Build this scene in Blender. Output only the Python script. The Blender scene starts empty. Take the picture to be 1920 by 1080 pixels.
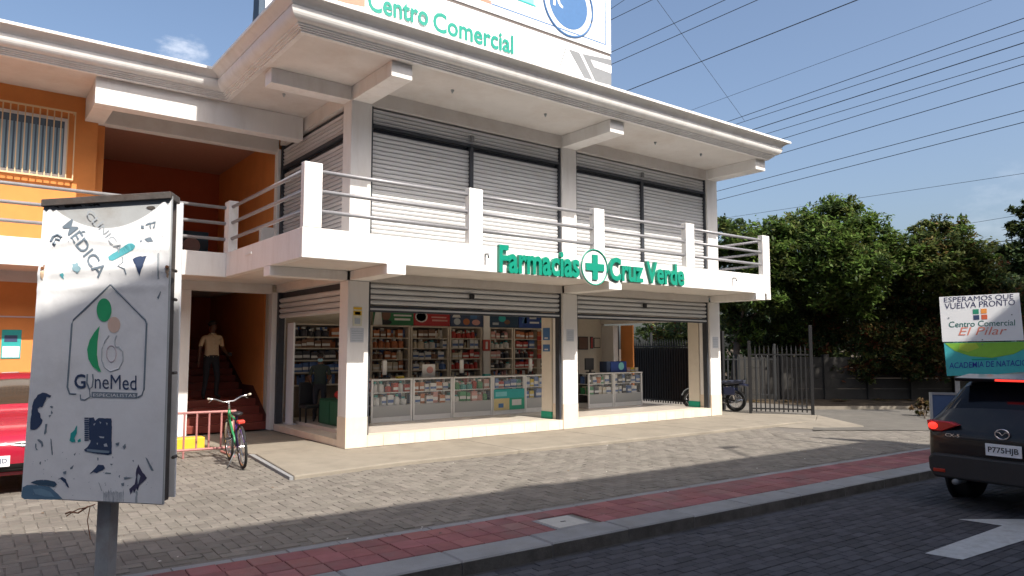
import bpy, bmesh, math, random
from mathutils import Vector, Matrix
R = random.Random(7)
scn = bpy.context.scene
COL = scn.collection
rad = math.radians

# ---------------------------------------------------------------- camera
YAW, PITCH, ROLL, FPX = 0.654678874, 0.0826436, 0.00054444, 1356.8
CAM = Vector((-5.6186, -12.2091, 1.8))
_f = Vector((math.sin(YAW)*math.cos(PITCH), math.cos(YAW)*math.cos(PITCH), math.sin(PITCH)))
_r = Vector((math.cos(YAW), -math.sin(YAW), 0)); _u = _r.cross(_f)
_r2 = math.cos(ROLL)*_r + math.sin(ROLL)*_u; _u2 = -math.sin(ROLL)*_r + math.cos(ROLL)*_u
cd = bpy.data.cameras.new('camera'); cam = bpy.data.objects.new('camera', cd); COL.objects.link(cam)
cam.matrix_world = Matrix(((_r2.x, _u2.x, -_f.x, CAM.x), (_r2.y, _u2.y, -_f.y, CAM.y), (_r2.z, _u2.z, -_f.z, CAM.z), (0, 0, 0, 1)))
cd.sensor_width = 36; cd.lens = FPX/1920*36; cd.clip_start = .05; cd.clip_end = 3000
scn.camera = cam

def at(px, py, ax, val):
    d = _r2*((px-960)/FPX) - _u2*((py-540)/FPX) + _f
    k = 'XYZ'.index(ax); t = (val-CAM[k])/d[k]
    return CAM + d*t
def proj(p):
    q = Vector(p)-CAM; z = q.dot(_f)
    if z < .1: return None
    return (960+FPX*q.dot(_r2)/z, 540-FPX*q.dot(_u2)/z, z)

# ---------------------------------------------------------------- sky, sun, exposure
SUN_EL, SUN_AZ = 46.5, 2.5           # azimuth: degrees towards +X from -Y
sd = Vector((math.sin(rad(SUN_AZ))*math.cos(rad(SUN_EL)), -math.cos(rad(SUN_AZ))*math.cos(rad(SUN_EL)), math.sin(rad(SUN_EL))))
w = bpy.data.worlds.new('World'); scn.world = w; w.use_nodes = True
nt = w.node_tree; nt.nodes.clear()
N = nt.nodes.new; L = nt.links.new
out = N('ShaderNodeOutputWorld'); bg = N('ShaderNodeBackground'); sky = N('ShaderNodeTexSky')
sky.sky_type = 'NISHITA'; sky.sun_disc = False
sky.sun_elevation = rad(SUN_EL); sky.sun_rotation = rad(180-SUN_AZ)
sky.air_density = 1.0; sky.dust_density = 4.6; sky.ozone_density = 2.2
tc = N('ShaderNodeTexCoord'); mp = N('ShaderNodeMapping'); mp.inputs['Scale'].default_value = (1, 1, 2.2)
no = N('ShaderNodeTexNoise'); no.inputs['Scale'].default_value = 16; no.inputs['Detail'].default_value = 9; no.inputs['Roughness'].default_value = .62
L(tc.outputs['Generated'], mp.inputs['Vector']); L(mp.outputs['Vector'], no.inputs['Vector'])
cur = sky.outputs[0]
def cloud(d, spread, amount):                 # one soft cloud in the direction d
    global cur
    dp = N('ShaderNodeVectorMath'); dp.operation = 'DOT_PRODUCT'; dp.inputs[1].default_value = d; L(tc.outputs['Generated'], dp.inputs[0])
    r = N('ShaderNodeMapRange'); r.inputs[1].default_value = math.cos(spread); r.inputs[2].default_value = 1; r.inputs[3].default_value = -.42; r.inputs[4].default_value = .12; L(dp.outputs['Value'], r.inputs[0])
    a = N('ShaderNodeMath'); a.operation = 'ADD'; L(r.outputs[0], a.inputs[0]); L(no.outputs[0], a.inputs[1])
    r2 = N('ShaderNodeMapRange'); r2.interpolation_type = 'SMOOTHSTEP'; r2.inputs[1].default_value = .44; r2.inputs[2].default_value = .80; r2.inputs[4].default_value = amount; L(a.outputs[0], r2.inputs[0])
    mx = N('ShaderNodeMix'); mx.data_type = 'RGBA'; mx.inputs[7].default_value = (6.5, 6.7, 7.2, 1); L(r2.outputs[0], mx.inputs[0]); L(cur, mx.inputs[6]); cur = mx.outputs[2]
def dirv(px, py): return tuple((_r2*((px-960)/FPX) - _u2*((py-540)/FPX) + _f).normalized())
cloud(dirv(350, 112), .05, .6); cloud(dirv(1890, 400), .09, .12); cloud((-.5, -.3, .75), .5, .7); cloud((.3, .8, .4), .25, .5)
L(cur, bg.inputs[0])
bg.inputs[1].default_value = 0.13
L(bg.outputs[0], out.inputs[0])
sl = bpy.data.lights.new('sun', 'SUN'); sl.energy = 4.4; sl.angle = rad(.5); sl.color = (1, .93, .84)
so = bpy.data.objects.new('sun', sl); COL.objects.link(so); so.location = (0, -20, 40)
so.rotation_euler = sd.to_track_quat('Z', 'Y').to_euler()
scn.view_settings.view_transform = 'Standard'; scn.view_settings.look = 'None'
scn.view_settings.exposure = 0.62; scn.view_settings.gamma = 1; scn.view_settings.use_curve_mapping = False

# ---------------------------------------------------------------- helpers
WM = {}                                       # world matrix of every object made
def link(o, parent=None, M=None):
    COL.objects.link(o); M = M or Matrix()
    WM[o.name] = M; o.matrix_basis = M
    if parent:
        o.parent = parent; o.matrix_parent_inverse = WM[parent.name].inverted()
    return o
def tag(o, label, cat, group=None, kind=None):
    o['label'] = label; o['category'] = cat
    if group: o['group'] = group
    return o
def thing(name, label, cat, loc=(0, 0, 0), group=None):
    o = bpy.data.objects.new(name, None); o.empty_display_size = .1
    link(o, None, Matrix.Translation(loc)); return tag(o, label, cat, group)
class MB:
    def __init__(s): s.v = []; s.f = []; s.m = []
    def add(s, vs, fs, mi=0):
        b = len(s.v); s.v += [tuple(p) for p in vs]
        for f in fs: s.f.append(tuple(i+b for i in f)); s.m.append(mi)
        return s
    def box(s, x0, y0, z0, x1, y1, z1, mi=0):
        if x0 > x1: x0, x1 = x1, x0
        if y0 > y1: y0, y1 = y1, y0
        if z0 > z1: z0, z1 = z1, z0
        return s.add([(x0,y0,z0),(x1,y0,z0),(x1,y1,z0),(x0,y1,z0),(x0,y0,z1),(x1,y0,z1),(x1,y1,z1),(x0,y1,z1)],
                     [(0,3,2,1),(4,5,6,7),(0,1,5,4),(1,2,6,5),(2,3,7,6),(3,0,4,7)], mi)
    def prism(s, poly, fn, mi=0):
        """poly: list of 2D points, fn(p, 0 or 1) -> 3D"""
        n = len(poly); vs = [fn(p, 0) for p in poly]+[fn(p, 1) for p in poly]
        fs = [tuple(range(n))[::-1], tuple(range(n, 2*n))]+[(i, (i+1) % n, n+(i+1) % n, n+i) for i in range(n)]
        return s.add(vs, fs, mi)
    def tube(s, pts, r, n=8, mi=0, close=False):
        pts = [Vector(p) for p in pts]; rings = []; k = len(pts)
        rr = r if isinstance(r, (list, tuple)) else [r]*k
        for i, p in enumerate(pts):
            a = pts[(i-1) % k] if close else pts[max(i-1, 0)]; b = pts[(i+1) % k] if close else pts[min(i+1, k-1)]
            t = (b-a).normalized(); up = Vector((0, 0, 1)) if abs(t.z) < .95 else Vector((1, 0, 0))
            x = t.cross(up).normalized(); y = x.cross(t)
            rings.append([p+(x*math.cos(q*2*math.pi/n)+y*math.sin(q*2*math.pi/n))*rr[i] for q in range(n)])
        vs = [q for g in rings for q in g]; fs = []
        for i in range(k if close else k-1):
            j = (i+1) % k
            for q in range(n): fs.append((i*n+q, i*n+(q+1) % n, j*n+(q+1) % n, j*n+q))
        if not close: fs += [tuple(range(n))[::-1], tuple(range((k-1)*n, k*n))]
        return s.add(vs, fs, mi)
    def ell(s, c, r, nu=14, nv=9, mi=0, M=None):
        vs = []; fs = []; c = Vector(c)
        for j in range(nv+1):
            a = math.pi*j/nv-math.pi/2
            for i in range(nu):
                b = 2*math.pi*i/nu; p = Vector((r[0]*math.cos(a)*math.cos(b), r[1]*math.cos(a)*math.sin(b), r[2]*math.sin(a)))
                vs.append(c+(M @ p if M else p))
        for j in range(nv):
            for i in range(nu): fs.append((j*nu+i, j*nu+(i+1) % nu, (j+1)*nu+(i+1) % nu, (j+1)*nu+i))
        return s.add(vs, fs, mi)
    def lathe(s, prof, c, ax='Z', n=20, mi=0):
        """prof: (radius, height)"""
        vs = []; fs = []; k = len(prof)
        for r, h in prof:
            for i in range(n):
                a = 2*math.pi*i/n; p = (r*math.cos(a), r*math.sin(a), h)
                p = {'Z': p, 'X': (p[2], p[0], p[1]), 'Y': (p[0], p[2], p[1])}[ax]
                vs.append((c[0]+p[0], c[1]+p[1], c[2]+p[2]))
        for j in range(k-1):
            for i in range(n): fs.append((j*n+i, j*n+(i+1) % n, (j+1)*n+(i+1) % n, (j+1)*n+i))
        fs += [tuple(range(n))[::-1], tuple(range((k-1)*n, k*n))]
        return s.add(vs, fs, mi)
    def mesh(s, name, mats, smooth=False):
        me = bpy.data.meshes.new(name); me.from_pydata(s.v, [], s.f)
        for m in (mats if isinstance(mats, (list, tuple)) else [mats]): me.materials.append(m)
        me.polygons.foreach_set('material_index', s.m)
        bm = bmesh.new(); bm.from_mesh(me); bmesh.ops.recalc_face_normals(bm, faces=bm.faces); bm.to_mesh(me); bm.free()
        if smooth: me.polygons.foreach_set('use_smooth', [True]*len(me.polygons))
        me.update(); return me
    def build(s, name, mats, parent=None, smooth=False, bevel=0, M=None, kind=None):
        o = bpy.data.objects.new(name, s.mesh(name, mats, smooth)); link(o, parent, M)
        if bevel:
            b = o.modifiers.new('bevel', 'BEVEL'); b.width = bevel; b.segments = 2; b.limit_method = 'ANGLE'
        if kind: o['kind'] = kind
        return o
def box(name, m, parent, *c, bevel=0, kind=None): return MB().box(*c).build(name, m, parent, bevel=bevel, kind=kind)
def inst(name, me, parent, M):
    o = bpy.data.objects.new(name, me); return link(o, parent, M)
def T(x, y, z): return Matrix.Translation((x, y, z))
def RZ(a): return Matrix.Rotation(a, 4, 'Z')
def copy_tree(o, parent=None):
    c = o.copy(); COL.objects.link(c); WM[c.name] = WM[o.name].copy()
    if parent: c.parent = parent
    for ch in [x for x in COL.objects if x.parent == o]: copy_tree(ch, c)
    return c
def evaluated(o):
    dg = bpy.context.evaluated_depsgraph_get(); return bpy.data.meshes.new_from_object(o.evaluated_get(dg))

# ---------------------------------------------------------------- materials
def mat(name, col, rough=.6, var=0., scale=6., bump=0., bscale=40., metal=0., spec=.5, isl=0., alpha=None, emit=0., dirt=None, dscale=1.2, damt=.5, stretch=None, coat=0., trans=0.):
    m = bpy.data.materials.new(name); m.use_nodes = True; nt = m.node_tree; nd = nt.nodes; b = nd['Principled BSDF']; ln = nt.links.new
    b.inputs['Roughness'].default_value = rough; b.inputs['Metallic'].default_value = metal
    b.inputs['Specular IOR Level'].default_value = spec; b.inputs['Coat Weight'].default_value = coat
    b.inputs['Transmission Weight'].default_value = trans
    c4 = (*col, 1); b.inputs['Base Color'].default_value = c4
    if alpha is not None: b.inputs['Alpha'].default_value = alpha
    if emit: b.inputs['Emission Color'].default_value = c4; b.inputs['Emission Strength'].default_value = emit
    g = nd.new('ShaderNodeNewGeometry'); vec = g.outputs['Position']
    if stretch:
        mp = nd.new('ShaderNodeMapping'); mp.inputs['Scale'].default_value = stretch; ln(vec, mp.inputs[0]); vec = mp.outputs[0]
    cur = None
    def mix(fac, c1, c2, mode='MIX'):
        x = nd.new('ShaderNodeMix'); x.data_type = 'RGBA'; x.blend_type = mode
        for s, v in ((x.inputs[0], fac), (x.inputs[6], c1), (x.inputs[7], c2)):
            if hasattr(v, 'links'): ln(v, s)
            else: s.default_value = v
        return x.outputs[2]
    if var:
        n = nd.new('ShaderNodeTexNoise'); n.inputs['Scale'].default_value = scale; n.inputs['Detail'].default_value = 6; n.inputs['Roughness'].default_value = .65
        ln(vec, n.inputs['Vector'])
        r = nd.new('ShaderNodeMapRange'); r.inputs[1].default_value = .3; r.inputs[2].default_value = .7; ln(n.outputs[0], r.inputs[0])
        lo = tuple(max(0, x*(1-var)) for x in col)+(1,); hi = tuple(min(1, x*(1+var)) for x in col)+(1,)
        cur = mix(r.outputs[0], lo, hi)
    if dirt:
        n = nd.new('ShaderNodeTexNoise'); n.inputs['Scale'].default_value = dscale; n.inputs['Detail'].default_value = 8; n.inputs['Roughness'].default_value = .7
        ln(vec, n.inputs['Vector'])
        r = nd.new('ShaderNodeMapRange'); r.inputs[1].default_value = .48; r.inputs[2].default_value = .75; r.inputs[4].default_value = damt; ln(n.outputs[0], r.inputs[0])
        cur = mix(r.outputs[0], cur or c4, (*dirt, 1))
    if isl:
        oi = nd.new('ShaderNodeObjectInfo'); a = nd.new('ShaderNodeMath'); a.operation = 'ADD'
        ln(oi.outputs['Random'], a.inputs[0]); ln(g.outputs['Random Per Island'], a.inputs[1])
        fr = nd.new('ShaderNodeMath'); fr.operation = 'FRACT'; ln(a.outputs[0], fr.inputs[0])
        r = nd.new('ShaderNodeMapRange'); r.inputs[3].default_value = 1-isl; r.inputs[4].default_value = 1+isl; ln(fr.outputs[0], r.inputs[0])
        hs = nd.new('ShaderNodeHueSaturation')
        if cur: ln(cur, hs.inputs['Color'])
        else: hs.inputs['Color'].default_value = c4
        ln(r.outputs[0], hs.inputs['Value'])
        r2 = nd.new('ShaderNodeMapRange'); r2.inputs[3].default_value = .5-isl*.05; r2.inputs[4].default_value = .5+isl*.05
        f2 = nd.new('ShaderNodeMath'); f2.operation = 'MULTIPLY'; f2.inputs[1].default_value = 7.13; ln(fr.outputs[0], f2.inputs[0])
        f3 = nd.new('ShaderNodeMath'); f3.operation = 'FRACT'; ln(f2.outputs[0], f3.inputs[0]); ln(f3.outputs[0], r2.inputs[0]); ln(r2.outputs[0], hs.inputs['Hue'])
        cur = hs.outputs[0]
    if cur: ln(cur, b.inputs['Base Color'])
    if bump:
        n = nd.new('ShaderNodeTexNoise'); n.inputs['Scale'].default_value = bscale; n.inputs['Detail'].default_value = 5; ln(g.outputs['Position'], n.inputs['Vector'])
        bp = nd.new('ShaderNodeBump'); bp.inputs['Strength'].default_value = bump; bp.inputs['Distance'].default_value = .01
        ln(n.outputs[0], bp.inputs['Height']); ln(bp.outputs[0], b.inputs['Normal'])
    return m
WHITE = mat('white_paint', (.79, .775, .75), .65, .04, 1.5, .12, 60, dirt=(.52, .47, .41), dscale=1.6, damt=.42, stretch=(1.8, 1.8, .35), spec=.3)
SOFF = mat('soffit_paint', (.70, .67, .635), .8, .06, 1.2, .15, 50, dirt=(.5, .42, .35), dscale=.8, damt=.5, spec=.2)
CREAM = mat('cream_tile', (.74, .64, .52), .45, .06, 3, .03, 30, isl=.04, dirt=(.5, .42, .33), dscale=2, damt=.4)
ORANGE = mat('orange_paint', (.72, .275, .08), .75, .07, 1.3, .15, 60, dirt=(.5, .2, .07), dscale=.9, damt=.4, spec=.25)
SHADED_ORANGE = mat('shaded_orange_paint', (.42, .095, .04), .8, .08, 1.5, .15, 60, spec=.2)  # orange wall darkened: gloom of recess and stairwell put into the colour
REDSTEP = mat('red_tile', (.22, .045, .03), .5, .12, 4, .05, 30)
STEEL = mat('galvanised_slat', (.66, .67, .68), .42, .06, 5, .04, 60, metal=.25, isl=.05, dirt=(.38, .34, .30), dscale=2.5, damt=.45, stretch=(.6, .6, 3))
RAILM = mat('rail_steel', (.30, .30, .315), .45, .08, 8, metal=.25)
DARKM = mat('dark_steel', (.035, .04, .05), .5, .2, 10)
BLACKM = mat('black_iron', (.012, .012, .013), .5, .3, 12)
CONC = mat('concrete', (.255, .228, .185), .9, .10, 2.2, .4, 60, dirt=(.16, .14, .115), dscale=1.3, damt=.7, spec=.2)
KERB = mat('kerb_concrete', (.24, .245, .25), .9, .12, 3, .5, 50, isl=.08, dirt=(.22, .21, .19), dscale=2.0, damt=.6, spec=.2)
PAVER = mat('paver_grey', (.182, .166, .144), .9, .14, 5, .5, 90, isl=.14, dirt=(.14, .128, .11), dscale=.9, damt=.55, spec=.2)
ROADP = mat('road_paver', (.062, .062, .070), .9, .15, 5, .5, 90, isl=.22, dirt=(.085, .083, .085), dscale=.5, damt=.5, spec=.2)
REDT = mat('red_paving_tile', (.245, .10, .10), .85, .14, 6, .4, 80, isl=.15, dirt=(.19, .15, .14), dscale=1.4, damt=.75, spec=.2)
GROUT = mat('grout_sand', (.145, .132, .115), .95, .2, 30)
ROADG = mat('road_grout', (.04, .038, .036), .95, .2, 30)
ASPH = mat('asphalt', (.13, .122, .108), .95, .15, 3, .5, 90, dirt=(.18, .165, .14), dscale=.6, damt=.5, spec=.2)
DIRT = mat('dirt_ground', (.07, .055, .04), .95, .35, 1.5, .8, 20, dirt=(.16, .12, .08), dscale=3, damt=.7, spec=.1)
PAINTW = mat('road_paint', (.40, .41, .41), .8, .12, 9, .3, 80, dirt=(.25, .23, .21), dscale=6, damt=.75)
GLASS = mat('clear_glass', (.9, .95, .95), .04, alpha=.07, spec=.5)
ALU = mat('white_aluminium', (.72, .72, .71), .4, .03)
SHELF = mat('cream_shelf', (.62, .55, .45), .55, .05)
FLOOR = mat('pale_floor_tile', (.62, .56, .49), .25, .06, 4)
INWALL = mat('shop_wall', (.66, .60, .50), .8, .04)
BOARD = mat('white_board', (.80, .81, .82), .5, .03, 2)
VINYL = mat('worn_white_vinyl', (.82, .83, .84), .5, .05, 3, .25, 12, dirt=(.60, .60, .60), dscale=2.5, damt=.5)
def flat(name, c, rough=.55, **k): return mat(name, c, rough, k.pop('var', .06), k.pop('scale', 12), **k)
GREEN = flat('sign_green', (.0, .30, .18), .4); TEAL = flat('teal_print', (.02, .36, .35)); NAVY = flat('navy_print', (.035, .06, .13))
INK = flat('grey_ink', (.17, .22, .27)); FADE = flat('faded_ink', (.40, .44, .47)); BLUE = flat('blue_print', (.055, .15, .33)); PEACH = flat('peach_print', (.72, .52, .42))
PINK = flat('pale_pink_print', (.60, .52, .55)); SALMON = flat('salmon_print', (.75, .22, .15)); SKYB = flat('aqua_print', (.20, .55, .58)); GRN2 = flat('leaf_green', (.03, .40, .16))
LIME = flat('lime_print', (.22, .48, .05)); ORG = flat('orange_print', (.8, .30, .06)); REDP = flat('red_print', (.5, .03, .03)); BLK = flat('black_print', (.015, .015, .018)); GREY = flat('grey_print', (.20, .21, .22))
RUST = flat('rust', (.25, .11, .05)); YEL = flat('yellow_paint', (.75, .47, .03)); DKG = flat('dark_green_paint', (.015, .10, .05)); BROWN = flat('brown_print', (.16, .08, .05))
RUBBER = mat('tyre_rubber', (.018, .018, .018), .85, .2, 20); CHROME = mat('chrome', (.7, .7, .72), .2, metal=1)

# ---------------------------------------------------------------- text helper
def text_mesh(s, w, h, t, m, bold=0., shear=0.):
    cu = bpy.data.curves.new('t', 'FONT'); cu.body = s; cu.offset = bold; cu.shear = shear; cu.resolution_u = 3
    if t > .001: cu.extrude = .1
    o = bpy.data.objects.new('t', cu); COL.objects.link(o); me = evaluated(o); bpy.data.objects.remove(o); bpy.data.curves.remove(cu)
    xs = [v.co.x for v in me.vertices]; ys = [v.co.y for v in me.vertices]
    x0, x1, y0, y1 = min(xs), max(xs), min(ys), max(ys)
    if w is None: w = (x1-x0)*h/(y1-y0)
    for v in me.vertices:
        v.co = ((v.co.x-x0)/(x1-x0)*w, (v.co.y-y0)/(y1-y0)*h, (v.co.z/.2+.5)*t if t > .001 else 0)
    me.materials.clear(); me.materials.append(m)
    for p in me.polygons: p.use_smooth = False; p.material_index = 0
    return me
def face(o, xd, yd):                          # matrix: local x -> xd, local y -> yd, origin o
    xd = Vector(xd).normalized(); yd = Vector(yd).normalized(); zd = xd.cross(yd)
    return Matrix(((xd.x, yd.x, zd.x, o[0]), (xd.y, yd.y, zd.y, o[1]), (xd.z, yd.z, zd.z, o[2]), (0, 0, 0, 1)))
FRONT = ((1, 0, 0), (0, 0, 1))

# ================================================================ GROUND
PZ = -.06
SL = -.045                                    # the street runs slightly askew of the building
def st(u, v, z=PZ): return (2+u-SL*v*0, v+SL*u, z)
def strip(name, m, u0, u1, v0, v1, z, kind='structure', parent=None):
    o = MB().add([st(u0, v0, z), st(u1, v0, z), st(u1, v1, z), st(u0, v1, z)], [(0, 1, 2, 3)]).build(name, m, parent); o['kind'] = kind; return o
ground = MB().add([(-400, -400, -.30), (900, -400, -.30), (900, 900, -.30), (-400, 900, -.30)], [(0, 1, 2, 3)]).build('ground', DIRT); ground['kind'] = 'structure'
VT, VB, VK = -5.83, -6.58, -6.97              # red strip top, bottom, kerb face
plaza = MB().add([st(-16, VT, PZ-.009), st(16.5, VT, PZ-.009), (16, 3.0, PZ-.009), (11.5, 12, PZ-.009), (-14, 12, PZ-.009)], [(0, 1, 2, 3, 4)]).build('plaza', GROUT); plaza['kind'] = 'structure'
walk = strip('pavement', GROUT, -16, 16.5, VB, VT, PZ-.013)
road = strip('road', ROADG, -60, 60, -16.5, VK+.02, -.194)

def rects_herring(u0, u1, v0, v1, a, b):
    """45-degree-free herringbone of a x b blocks"""
    res = []; n = 0
    k = int(round(a/b))
    iu0, iu1, iv0, iv1 = int(u0/b)-3, int(u1/b)+3, int(v0/b)-3, int(v1/b)+3
    for j in range(iv0, iv1):
        for i in range(iu0, iu1):
            s = (i-j) % (2*k)
            if s == 0: res.append((i*b, j*b, i*b+a, j*b+b))
            elif s == 2*k-1: res.append((i*b, j*b, i*b+b, j*b+a))
    return [r for r in res if r[0] >= u0 and r[2] <= u1+a and r[1] >= v0-b and r[3] <= v1]
def block_mesh(du, dv, h, m, g=.006, c=.006):
    x, y = du-g, dv-g; b = MB()
    b.add([(g, g, -.02), (x, g, -.02), (x, y, -.02), (g, y, -.02), (g, g, h-c), (x, g, h-c), (x, y, h-c), (g, y, h-c), (g+c, g+c, h), (x-c, g+c, h), (x-c, y-c, h), (g+c, y-c, h)],
          [(0,1,5,4),(1,2,6,5),(2,3,7,6),(3,0,4,7),(4,5,9,8),(5,6,10,9),(6,7,11,10),(7,4,8,11),(8,9,10,11)])
    return b
def pave(rects, parent, name, m, z, h=0, keep=300, test=None, g=.0035, c=.005):
    """rects in street coordinates; the blocks that show largest become objects, the rest one joined part"""
    cand = []
    for r in rects:
        cu, cv = (r[0]+r[2])/2, (r[1]+r[3])/2; p = st(cu, cv, z)
        if test and not test(p[0], p[1]): continue
        q = proj(p); vis = q and -60 < q[0] < 1980 and -60 < q[1] < 1120
        cand.append(((q[2] if vis else 1e3), r))
    cand.sort(key=lambda t: t[0]); cache = {}; ang = math.atan(SL)
    big = MB()
    for i, (d, r) in enumerate(cand):
        du, dv = r[2]-r[0], r[3]-r[1]; key = (round(du, 3), round(dv, 3))
        o = st(r[0], r[1], z+R.uniform(-.003, .002)); tx, ty = R.uniform(-.009, .009), R.uniform(-.009, .009)
        M = T(*o) @ RZ(ang) @ Matrix.Rotation(tx, 4, 'X') @ Matrix.Rotation(ty, 4, 'Y')
        if i < keep and d < 999:
            if key not in cache: cache[key] = block_mesh(du, dv, h, m, g, c).mesh(name, m)
            inst(name, cache[key], parent, M)
        else:
            bb = block_mesh(du, dv, h, m, g, c); big.add([M @ Vector(v) for v in bb.v], bb.f)
    if big.v:
        o = big.build(name, m, parent); o['kind'] = 'stuff'
def plaza_test(x, y):
    if y > -1.95 and x > -1.5: return False
    if x > 9.2 and y > -3.3-(x-9.2)*.0: return False
    return y < 3.5 and x > -8.5
pave(rects_herring(-11, 11.5, VT+.24, 3.4, .24, .12), plaza, 'paver', PAVER, PZ, test=plaza_test)
pave([(-10+i*.49, VT+.002, -10+i*.49+.49, VT+.118) for i in range(46)], plaza, 'border_block', KERB, PZ, keep=60)
tl = .25
pave([(-8+i*.25, VB+j*tl+.002, -8+i*.25+.25, VB+j*tl+tl+.002) for i in range(72) for j in range(3)], walk, 'red_tile', REDT, PZ+.002, keep=300,
     test=lambda x, y: not (-.62 < x < -.12 and -6.50 < y < -6.04))
KFACE = mat('shaded_kerb_face', (.10, .098, .095), .9, .3, 5, .5, 50, isl=.1, dirt=(.05, .048, .045), dscale=3, damt=.8, spec=.2)  # shade on the kerb front is put into this darker colour
kb = thing('road_kerb', 'long row of grey concrete kerb stones between red tiles and road', 'kerb')
for i in range(44):
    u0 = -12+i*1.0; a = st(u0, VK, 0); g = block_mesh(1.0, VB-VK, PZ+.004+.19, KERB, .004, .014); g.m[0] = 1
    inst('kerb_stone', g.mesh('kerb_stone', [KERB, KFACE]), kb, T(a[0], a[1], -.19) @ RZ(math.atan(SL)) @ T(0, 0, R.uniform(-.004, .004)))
road_r = []
for j in range(0, 60):
    v1 = VK-.06-j*.11; 
    for i in range(0, 72): road_r.append((-9+i*.22+(.11 if j % 2 else 0), v1-.11, -9+i*.22+.22+(.11 if j % 2 else 0), v1))
pave(road_r, road, 'road_block', ROADP, -.18, test=lambda x, y: True)
strip('gutter', ROADG, -14, 30, VK-.055, VK-.004, -.183, parent=road)
# painted arrow on the road
aw = [(1.62, -9.20), (1.72, -9.58), (3.02, -9.30), (2.92, -9.62), (4.6, -8.98), (3.05, -8.52), (3.12, -8.90)]
ar = MB().prism([at(px, py, 'Z', -.178)[:2] for px, py in [(1735,1038),(1805,1050),(1925,1012),(1950,1024),(2050,974),(1797,974),(1880,986)]], lambda p, k: (p[0], p[1], -.1765+k*.003)).build('road_arrow', PAINTW)
tag(ar, 'white painted direction arrow worn on the dark road blocks', 'road marking')
mh = thing('manhole_cover', 'square pale concrete cover set into the red pavement tiles', 'manhole cover', (-.37, -6.27, PZ))
MB().box(-.25, -.23, -.02, .25, .23, .008).build('frame', KERB, mh, M=T(-.37, -6.27, PZ) @ RZ(math.atan(SL)))
MB().box(-.21, -.19, .0, .21, .19, .014).build('lid', mat('pale_lid', (.40, .39, .36), .9, .1, 8, .3), mh, M=T(-.37, -6.27, PZ) @ RZ(math.atan(SL)), bevel=.004)
MB().box(-.03, -.01, .0, .03, .01, .017).build('lifting_hole', BLK, mh, M=T(-.37, -6.27, PZ) @ RZ(math.atan(SL)))
# concrete apron before the shops
apr = [(-1.72, -2.08), (.14, -1.86), (4.6, -2.06), (8.4, -2.2), (11.6, -2.28), (12.95, -1.55), (12.95, 3.2), (10.95, 3.2), (10.95, -.02), (0, -.02), (-.02, 3.78), (-2.1, 3.78), (-1.5, .55), (-1.44, .43)]
apo = MB().prism(apr, lambda p, k: (p[0], p[1], -.12 if k == 0 else 0)).build('shop_walkway', CONC, bevel=.02); apo['kind'] = 'structure'
MB().prism([(-1.78, -2.06), (-1.73, -2.08), (-1.46, .43), (-1.53, .55)], lambda p, k: (p[0], p[1], -.1 if k == 0 else -.015)).build('edge_strip', KERB, apo)
MB().add([(11.6, -2.3, .0), (12.95, -1.57, .0), (10.3, -3.3, PZ), (11.4, -3.9, PZ), (9.9, -2.26, PZ)], [(0, 1, 3, 2), (0, 2, 4)]).build('ramp', CONC, apo)
for x in (2.4, 5.0, 7.6, 10.2): box('joint_strip', GROUT, apo, x, -2.1, 0, x+.012, -.05, .002)
# side street and verge to the right
ss = MB().add([(9.9, -3.2, PZ+.012), (15.0, -.2, PZ+.012), (34, -14.0, PZ+.012), (28, -18, PZ+.012)], [(0, 3, 2, 1)]).build('side_street', ASPH); ss['kind'] = 'structure'
MB().prism([(14.9, -.1), (15.1, -.25), (34.2, -14.0), (34.0, -13.8)], lambda p, k: (p[0], p[1], -.1+k*.15)).build('side_kerb', CONC, ss)
yard = MB().add([(11.5, -1.5, -.075), (15.5, -.3, -.075), (60, -32, -.075), (80, 40, -.075), (11.5, 40, -.075)], [(0, 1, 2, 3, 4)]).build('verge_ground', DIRT); yard['kind'] = 'structure'

lm = MB()
for i in range(150):
    x, y = R.uniform(-6, 12), (R.choice([-1.95, -5.6, -5.65]) + R.gauss(0, .25) if R.random() < .6 else R.uniform(-5.5, -2.2)); q_ = .012*R.uniform(.7, 2.2); a_ = R.uniform(0, 6.3)
    if x < -1.6 or y < -2.15: lm.add([(x+q_*math.cos(a_), y+q_*math.sin(a_), PZ+.008), (x-q_*.5*math.sin(a_), y+q_*.5*math.cos(a_), PZ+.014), (x-q_*math.cos(a_), y-q_*math.sin(a_), PZ+.007), (x+q_*.5*math.sin(a_), y-q_*.5*math.cos(a_), PZ+.008)], [(0, 1, 2, 3)], R.randrange(3))
lt = lm.build('scattered_litter', [flat('dry_leaf', (.14, .085, .04)), flat('paper_scrap', (.5, .48, .44)), flat('dark_leaf', (.05, .045, .03))]); lt['kind'] = 'stuff'
# ================================================================ BUILDING
B = thing('shopping_centre', 'white two storey shopping centre with orange side wing and wraparound balcony', 'building', (5, 2, 0))
CX = [(0, .42), (5.2, 5.64), (10.46, 10.9)]
bv = .012
def wall(m, *c, name='wall', **k): return box(name, m, B, *c, **k)
for x0, x1 in CX:
    box('column', WHITE, B, x0, 0, .55, x1, .36, 3.03, bevel=bv)
    c = box('column_base', CREAM, B, x0-.004, -.006, 0, x1+.004, .364, .55, bevel=.004)
    box('upper_column', WHITE, B, x0, 0, 3.2, x1, .36, 6.66, bevel=bv)
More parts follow.
